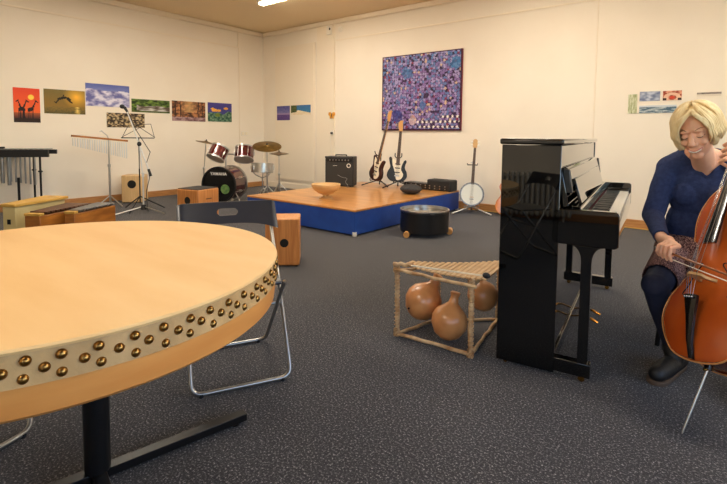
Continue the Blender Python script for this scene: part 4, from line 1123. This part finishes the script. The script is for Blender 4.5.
# left hand on the neck: palm on the near side, fingers arched over the strings
vn=.805
kn=[];fg=[]
for i,dv in enumerate((.045,.022,0,-.022)):
    K=cp(.042,vn+dv,.052); kn.append(K)
    fg.append([K,cp(.026,vn+dv*1.1,.102),cp(-.004,vn+dv*1.15-.003,.098),cp(-.006,vn+dv*1.2-.006,.056)])
pc=cp(.058,vn-.005,.016)
hand(m,wL,pc,kn,fg,[pc,cp(.038,vn+.01,-.008),cp(.008,vn+.02,-.020)])
def face_disp(co):
    q=HM.inverted()@co
    if q.length<.16 and q.y<-.02:
        d=0
        for s in (-1,1):
            d+= .0065*math.exp(-(((q.x-s*.030)/.015)**2+((q.z-.012)/.008)**2))
            d-= .002*math.exp(-(((q.x-s*.036)/.014)**2+((q.z+.030)/.012)**2))
            d+= .002*math.exp(-(((q.x-s*.028)/.006)**2+((q.z+.050)/.016)**2))
        return co+HR@Vector((0,d,0))
    return co
body=remeshed(m,.0032,6,'body',M['skin'],t,disp=face_disp)
bvh=BVHTree.FromObject(body, bpy.context.evaluated_depsgraph_get()) if False else None
bm_=bmesh.new(); bm_.from_mesh(body.data); bvh=BVHTree.FromBMesh(bm_)
def fp(x,z,off=.001):   # point on the face
    o_=hp(x,-.20,z); hit=bvh.ray_cast(o_, HR@Vector((0,1,0)))
    return (hit[0] if hit[0] else hp(x,-.08,z)) - (HR@Vector((0,1,0)))*off
for s in (-1,1):
    m=MB(); pts=[fp(s*.029+.0125*c_, .002-.0045*(1-c_*c_),.0006) for c_ in (-1,-.75,-.5,-.25,0,.25,.5,.75,1)]
    m.tube(pts,[.0006,.0012,.0016,.0018,.0018,.0018,.0017,.0013,.0006],6); m.build('eyelashes',M['lash'],body)
    m=MB(); m.tube([fp(s*(.016+.03*f),.030+.006*math.sin(PI*f*.8),.0005) for f in (0,.2,.4,.6,.8,1)],[.002,.0026,.0028,.0026,.002,.001],6,flat=.6); m.build('eyebrow',M['brow'],body)
xs=[-.028+.056*k/12 for k in range(13)]
zm=lambda x:-.060+13*x*x
m=MB(); m.tube([fp(x,zm(x)+.0032*(1-(x/.0285)**2)**.7,.0002) for x in xs],[.0006]+[.0018]*11+[.0006],8); m.build('upper_lip',M['lip'],body)
m=MB(); m.tube([fp(x,zm(x)-.0085*(1-(x/.0285)**2)**.7,.0004) for x in xs],[.0006]+[.0024]*11+[.0006],8); m.build('lower_lip',M['lip'],body)
m=MB(); m.tube([fp(x*.86,zm(x*.86)-.0028,.0004) for x in xs],[.0008]+[.0036]*11+[.0008],8,flat=.8); m.build('teeth',M['teeth'],body)
bm_.free()
# sweater, skirt, tights, boots
m=MB(); torso(m,.011); arms(m,.011,.90)
def cutS(co):
    q=co-V(1.725,2.33,0); s=q.dot(Sx); f=q.dot(Fx); z=co.z
    if co.z<.535: return True
    r=(co-V(1.71,2.318,co.z)); 
    if z>1.045 and (co-V(1.675,2.27,co.z)).length<.085: return True
    zv=.935+abs(s)*1.15
    if f>.02 and z>zv and abs(s)<.095: return True
    for w,el in ((wR,eR),(wL,eL)):
        d=(w-el).normalized()
        if (co-w).length<.08 and (co-w).dot(d)>-.022: return True
    return False
def knit(co):
    n=noise.noise(co*14)*.004+noise.noise(co*30+Vector((3,1,2)))*.0015
    q=co-V(1.725,2.36,co.z); q.z=0
    return co+(q.normalized()*n if q.length>.01 else q)
sw=remeshed(m,.005,5,'sweater',M['sweater'],t,cut=cutS,disp=knit)
md=sw.modifiers.new('sol','SOLIDIFY'); md.thickness=.005; md.offset=-1
m=MB(); m.ell(V(1.72,2.37,.53),(.185,.142,.125),24,RS)
for h,k,a in ((hipR,kR,aR),(hipL,kL,aL)): m.cap(h,k.lerp(h,.10),.104,.074)
m.ell(V(1.66,2.22,.505),(.10,.12,.05),20,RS)
def cutK(co):
    for h,k in ((hipR,kR),(hipL,kL)):
        d=(k-h).normalized()
        if (co-k).dot(d)>-.075 and (co-k).length<.14: return True
    return False
sk=remeshed(m,.006,6,'skirt',M['skirt'],t,cut=cutK)
md=sk.modifiers.new('sol','SOLIDIFY'); md.thickness=.004; md.offset=-1
m=MB(); legs(m,.0035)
remeshed(m,.005,4,'tights',M['tights'],t,cut=lambda co: co.z<.09)
for a,toe,heel in ((aR,V(1.350,2.055,.040),V(1.545,2.195,.046)),(aL,V(1.62,1.83,.040),V(1.79,2.02,.046))):
    m=MB(); m.cap(a+Vector((.0,.0,.10)),a+Vector((.008,.006,-.02)),.048,.047); mid=toe.lerp(heel,.32)
    m.cap(heel,mid,.041,.043); m.cap(mid,toe,.043,.036); m.cap(heel.lerp(toe,.25)+Vector((0,0,.03)),a+Vector((0,0,.02)),.042,.046)
    d=(toe-heel).normalized(); 
    bt=remeshed(m,.005,3,'boot',M['boot'],t,cut=lambda co,a=a: co.z>a.z+.115, disp=lambda co: Vector((co.x,co.y,max(co.z,.014))))
    n_=Vector((-d.y,d.x,0)); poly=[]
    for k in range(24):
        an=2*PI*k/24; cx_=heel.lerp(toe,.5); Lh=(toe-heel).length/2+.042; w_=.039+.006*math.cos(an)
        p=cx_+d*Lh*math.cos(an)+n_*w_*(1 if abs(math.sin(an))>.6 else abs(math.sin(an))/.6)*(1 if math.sin(an)>0 else -1)
        poly.append((p.x,p.y))
    m=MB(); m.prism(poly,.0,.020); m.build('boot_sole',M['sole'],bt,bevel=.003)
# hair: cap plus hanging locks
m=MB()
m.ell((0,.016,.036),(.084,.100,.092),30)
cap=m
bmesh.ops.delete(cap.bm, geom=[v for v in cap.bm.verts if (v.co.y<-.038 and v.co.z<.088) or v.co.z<-.035], context='VERTS')
for v in cap.bm.verts: v.co=HM@v.co
hair_rng=random.Random(5)
top0=Vector((.012,-.035,.128))
def lock(m,phi,lay):
    # phi: azimuth, 0 = face front, + = viewer's right
    rng=hair_rng
    part=Vector((.014+rng.uniform(-.004,.004), -.060+.125*min(1,abs(phi)/2.6)*rng.uniform(.8,1.1), .0))
    c=Vector((0,.016,.036)); rx,ry,rz_=.088+lay,.104+lay,.096+lay
    def surf(th,ph): return c+Vector((rx*math.sin(th)*math.sin(ph), -ry*math.sin(th)*math.cos(ph), rz_*math.cos(th)))
    th0=math.atan2(abs(part.y-.016)+.001,.1); 
    ph0=phi*.55 if abs(phi)<1.3 else phi
    pts=[]
    zend=-.040+rng.uniform(-.012,.010)-(.0 if abs(phi)<1.9 else .012)
    n=13
    for i in range(n):
        f=i/(n-1)
        th=th0*.8+(PI*.53-th0*.8)*min(1,f/.55); ph=ph0+(phi-ph0)*min(1,f/.42)
        p=surf(th,ph)
        if f>.55:
            g=(f-.55)/.45; z_=p.z+(zend-p.z)*g; bul=1+.06*math.sin(PI*g)-.22*max(0,g-.45)/.55
            p=Vector((p.x*bul,(p.y-.016)*bul+.016,z_))
        pts.append(p)
    r=.0036*rng.uniform(.75,1.3)
    rs=[r*.6]+[r]*(n-4)+[r*.85,r*.6,r*.2]
    m.tube([HM@(p+Vector((rng.uniform(-.0012,.0012),rng.uniform(-.0012,.0012),0))) for p in pts],rs,6)
for lay in (0,.005,.009,.012):
    k=0
    ph=-2.95 if lay<.01 else -2.9
    while ph<3.0:
        lim_l,lim_r=(-.62,.78)
        if not (lim_l<ph<lim_r): lock(cap,ph+hair_rng.uniform(-.03,.03),lay+hair_rng.uniform(0,.003))
        ph+=.040
# side-swept fringe over the forehead
for k in range(16):
    rng=hair_rng; f=k/15; s=-1
    a=Vector((.016,-.062+.01*f,.124-.0*f)); xe=-.050-.026*f; 
    pts=[a,Vector((.0-.012*f,-.092,.104)),Vector((-.026-.02*f,-.098+.012*f,.076)),Vector((-.050-.016*f,-.088+.018*f,.04)),Vector((xe-.008,-.066+.012*f,.0)),Vector((xe-.012,-.052+.012*f,-.04)),Vector((xe+.004,-.050+.012*f,-.060-.008*f))]
    pts=[p+Vector((rng.uniform(-.002,.002),rng.uniform(-.002,.002),0)) for p in pts]
    cap.tube([HM@p for p in rounded(pts,.02,3)],.0058,6)
    pts=[a,Vector((.028+.010*f,-.088,.108)),Vector((.048+.012*f,-.082+.01*f,.078)),Vector((.064+.008*f,-.066+.014*f,.04)),Vector((.072+.006*f,-.046+.012*f,.0)),Vector((.074+.006*f,-.036+.012*f,-.04)),Vector((.062+.006*f,-.034+.012*f,-.058))]
    pts=[p+Vector((rng.uniform(-.002,.002),rng.uniform(-.002,.002),0)) for p in pts]
    cap.tube([HM@p for p in rounded(pts,.02,3)],.0058,6)
cap.build('hair',M['hair'],t,ang=180)

# stool under the player
t=thing('stool','black stool under the seated cello player','stool',W(1.84,2.46),YAW-math.radians(36.9))
MB().b2((-.19,-.17,.365),(.19,.17,.395)).build('seat',M['black_matte'],t,bevel=.012)
for sx in (-1,1):
    for sy in (-1,1): MB().cyl((sx*.16,sy*.14,.366),(sx*.185,sy*.165,0),.012).build('leg',M['black_steel'],t)
m=MB(); 
for s in (-1,1): m.cyl((s*.17,-.15,.16),(s*.17,.15,.16),.008)
m.build('stretcher',M['black_steel'],t)

# ------------------------------------------------------------------ cello
tip=V(1.2154,1.688,0)
t=thing('cello','orange-brown varnished cello resting on its spike between the woman\'s knees','cello',W(1.2154,1.688),YAW)
sh=Vector((PL0-1.2154,PD0-1.688,0))       # person frame -> cello frame
def cq(u,v,n): return cp(u,v,n)+sh
OUTL=[(0,.0),(.06,.004),(.12,.022),(.175,.07),(.213,.13),(.220,.18),(.205,.235),(.165,.29),(.158,.305),(.150,.312),(.132,.335),(.118,.375),(.117,.42),(.126,.455),(.142,.478),(.152,.482),(.158,.50),(.170,.56),(.165,.62),(.135,.68),(.085,.722),(.03,.742)]
def half(v):
    # half-width of the outline at height v
    best=0
    for (a,b),(c,d) in zip(OUTL,OUTL[1:]):
        if min(b,d)-1e-9<=v<=max(b,d)+1e-9: best=max(best, a+(c-a)*((v-b)/(d-b) if abs(d-b)>1e-9 else 0))
    return best
sm=spline([(-a,b) for a,b in OUTL[::-1]]+OUTL[1:],3)
poly=sm
def plate(n_edge, sgn, arch, nm, mt, grow=1.02):
    m=MB(); vs=[.0005]+[.742*i/60 for i in range(1,60)]+[.741]; NX=24; rows=[]
    for v in vs:
        w=half(v)*grow; row=[]
        for i in range(NX+1):
            x=-1+2*i/NX; u=w*x; e=(1-abs(x)**2.4); ev=min(1,math.sqrt(max(0,min(v,.742-v))/.13)); wf=min(1,w/.12)
            row.append(m.bm.verts.new(cq(u,v,n_edge+sgn*arch*e*ev*wf)))
        rows.append(row)
    for a,b in zip(rows,rows[1:]):
        for i in range(NX): m._f([a[i],a[i+1],b[i+1],b[i]])
    o=m.build(nm,mt,t); md=o.modifiers.new('s','SOLIDIFY'); md.thickness=.004; md.offset=0
    return o
plate(0,1,.024,'front_plate',M['cello']); plate(-.115,-1,.018,'back_plate',M['cello_side'])
m=MB(); a=[m.bm.verts.new(cq(u*.975,v*.985+.006,-.001)) for u,v in poly]; b=[m.bm.verts.new(cq(u*.975,v*.985+.006,-.114)) for u,v in poly]
for i in range(len(poly)-1): m._f([a[i],a[i+1],b[i+1],b[i]])
m._f([a[-1],a[0],b[0],b[-1]]); m.build('ribs',M['cello_side'],t)
m=MB(); m.tube([cq(u*1.02,v*1.005-.002,.000) for u,v in poly],.0034,6); m.build('front_edge',M['purfling'],t)
m=MB(); m.tube([cq(u*1.02,v*1.005-.002,-.115) for u,v in poly],.0032,6); m.build('back_edge',M['purfling'],t)
def topn(u,v):
    w=max(.02,half(v)); e=(1-min(1,abs(u)/w)**2.4); ev=min(1,math.sqrt(max(0,min(v,.742-v))/.13)); return .024*e*ev*min(1,w/.12)
for s in (-1,1):
    m=MB(); pts=[(.062,.372),(.052,.374),(.050,.362),(.062,.350),(.078,.330),(.088,.300),(.098,.272),(.112,.256),(.118,.244),(.108,.236),(.100,.244)]
    P3=[cq(s*u,v,topn(s*u,v)+.0022) for u,v in [(q_[0],q_[1]) for q_ in pts]]
    m.tube(rounded(P3,.01,3),.0034,6,flat=.6); m.build('f_hole',M['blue_dark'],t)
br=[(-.045,.0),(-.03,.0),(-.02,.022),(0,.03),(.02,.022),(.03,.0),(.045,.0),(.030,.035),(.036,.062),(.0,.080),(-.036,.062),(-.030,.035)]
m=MB(); A_=[m.bm.verts.new(cq(u,.295,n+.022)) for u,n in br]; B_=[m.bm.verts.new(cq(u,.305,n+.022)) for u,n in br]
m._f(A_); m._f(B_[::-1])
for i in range(len(br)): m._f([A_[i],A_[(i+1)%len(br)],B_[(i+1)%len(br)],B_[i]])
m.build('bridge',M['bridge'],t)
def strip(prof,nm,mt,thk=.010,par=None):
    m=MB(); rows=[]
    for v,w,n in prof:
        rows.append([m.bm.verts.new(cq(x*w,v,n+dn)) for x,dn in ((-1,-thk),(-1,0),(-.5,.004),(0,.0055),(.5,.004),(1,0),(1,-thk))])
    for a,b in zip(rows,rows[1:]):
        for i in range(7): m._f([a[i],a[(i+1)%7],b[(i+1)%7],b[i]])
    m._f(rows[0]); m._f(rows[-1][::-1]); return m.build(nm,mt,par or t)
tp=strip([(.002,.010,.016),(.06,.012,.040),(.15,.020,.060),(.205,.030,.072),(.225,.028,.074)],'tailpiece',M['ebony'])
m=MB()
for i in range(4):
    x=(i-1.5)*.012; p=cq(x,.212,.082); m.ell(p,(.0045,.0045,.006),10)
m.build('fine_tuners',M['string'],tp)
strip([(.44,.031,.062),(.60,.026,.052),(.76,.020,.040),(1.02,.014,.030)],'fingerboard',M['ebony'],.008)
m=MB(); m.tube([cq(0,.70,-.03),cq(0,.76,.0),cq(0,.9,.012),cq(0,1.03,.010)],[.03,.022,.016,.016],12); m.build('neck',M['cello_side'],t)
m=MB(); m.tube([cq(0,1.02,.010),cq(0,1.10,-.005),cq(0,1.16,-.022),cq(0,1.195,-.01),cq(0,1.19,.02),cq(0,1.165,.022),cq(0,1.16,.005)],[.017,.018,.017,.015,.013,.010,.006],12); m.build('scroll',M['cello_side'],t)
for i in range(4):
    s=1 if i%2 else -1; v=1.05+.022*i; MB().cap(cq(s*.012,v,.0),cq(s*.058,v,.0),.005,.011,10).build('tuning_peg',M['ebony'],t)
for i in range(4):
    x=(i-1.5)*.0125; xb=(i-1.5)*.0165
    nb=.022+.078-abs(i-1.5)*.006
    m=MB(); m.tube([cq(x*.9,.222,.080),cq(xb,.30,nb),cq((i-1.5)*.007,1.02,.038)],[.0011,.0012,.0012],5); m.build('string',M['string'],t)
bs=cq(0,.004,-.057); tl=Vector((0,0,0))
m=MB(); d=(bs-tl).normalized(); m.cyl(bs-d*.012,bs+d*.02,.014); m.build('spike_socket',M['ebony'],t)
m=MB(); m.tube([tl,tl+d*.012,bs],[.001,.0042,.0045],10); m.build('endpin',M['chrome'],t)
m=MB(); m.cyl(bs-d*.012+Vector((.02,.0,0)),bs-d*.012-Vector((.016,0,0)),.0055); m.build('endpin_screw',M['brass'],t)

t=thing('cello_bow','wooden cello bow held in the woman\'s right hand across the strings','bow',W(PL0,PD0),YAW)
pb=lambda s,off=Vector((0,0,0)): B0+Bd*s+off
dn=Vector((-.05,0,-1)).normalized()
m=MB(); m.tube([pb(-.055),pb(.0),pb(.2),pb(.4),pb(.62),pb(.66)],[.0052,.0052,.0046,.004,.0032,.003],8); m.build('stick',M['bow_wood'],t)
m=MB(); m.tube([pb(.66),pb(.672,dn*.010),pb(.668,dn*.024)],[.003,.005,.004],8); m.build('bow_tip',M['white'],t)
m=MB(); c=pb(-.015,dn*.014); m.box(c,(.010,.055,.020),rz=math.atan2(Bd.y,Bd.x)+PI/2); m.build('frog',M['ebony'],t,bevel=.003)
m=MB(); a,b=pb(-.02,dn*.023),pb(.665,dn*.022); sd=Bd.cross(dn).normalized()*.005
vs=[m.bm.verts.new(p) for p in (a-sd,a+sd,b+sd,b-sd,a-sd+dn*.0012,a+sd+dn*.0012,b+sd+dn*.0012,b-sd+dn*.0012)]
for q_ in ((3,2,1,0),(4,5,6,7),(0,1,5,4),(1,2,6,5),(2,3,7,6),(3,0,4,7)): m._f([vs[i] for i in q_])
m.build('bow_hair',M['bow_hair'],t)
m=MB(); m.cyl(pb(-.055),pb(-.072),.0056); m.build('bow_screw',M['chrome'],t)

# ------------------------------------------------------------------ camera, world, render settings
cam=bpy.data.cameras.new('camera'); co=bpy.data.objects.new('camera',cam); COL.objects.link(co); SC.camera=co
yaw,pit,roll=.6678,.0688,-.0095
F=Vector((-math.sin(yaw)*math.cos(pit),math.cos(yaw)*math.cos(pit),-math.sin(pit))); R0v=Vector((math.cos(yaw),math.sin(yaw),0)); U0=R0v.cross(F)
Rv=R0v*math.cos(roll)-U0*math.sin(roll); Uv=U0*math.cos(roll)+R0v*math.sin(roll)
mw=Matrix((Rv,Uv,-F)).transposed().to_4x4(); mw.translation=(0,0,1.12); co.matrix_world=mw
cam.sensor_width=36; cam.lens=465/727*36; cam.shift_x=0; cam.shift_y=-(242-166.5)/727; cam.clip_start=.02
w=bpy.data.worlds.new('world'); SC.world=w; w.use_nodes=True; nt=w.node_tree
sky=nt.nodes.new('ShaderNodeTexSky'); sky.sky_type='NISHITA'; sky.sun_elevation=math.radians(32); sky.sun_rotation=math.radians(20); sky.sun_disc=False
bg=nt.nodes['Background']; nt.links.new(sky.outputs['Color'],bg.inputs['Color']); bg.inputs['Strength'].default_value=1.0
for nm,loc,rot,sx,sy in (('window_portal',((WX0+WX1)/2,YF-.10,(WZ0+WZ1)/2),(PI/2,0,0),WX1-WX0,WZ1-WZ0),('window_portal',(XR+.10,(WY0+WY1)/2,(WZ0+WZ1)/2),(PI/2,0,PI/2),WY1-WY0,WZ1-WZ0)):
    l=bpy.data.lights.new(nm,'AREA'); l.shape='RECTANGLE'; l.size=sx; l.size_y=sy; l.cycles.is_portal=True
    o=bpy.data.objects.new(nm,l); COL.objects.link(o); o.location=loc; o.rotation_euler=rot
vs_=SC.view_settings; vs_.view_transform='Standard'; vs_.look='None'; vs_.gamma=1; vs_.use_curve_mapping=False; vs_.exposure=EXPO if 'EXPO' in globals() else 0.0
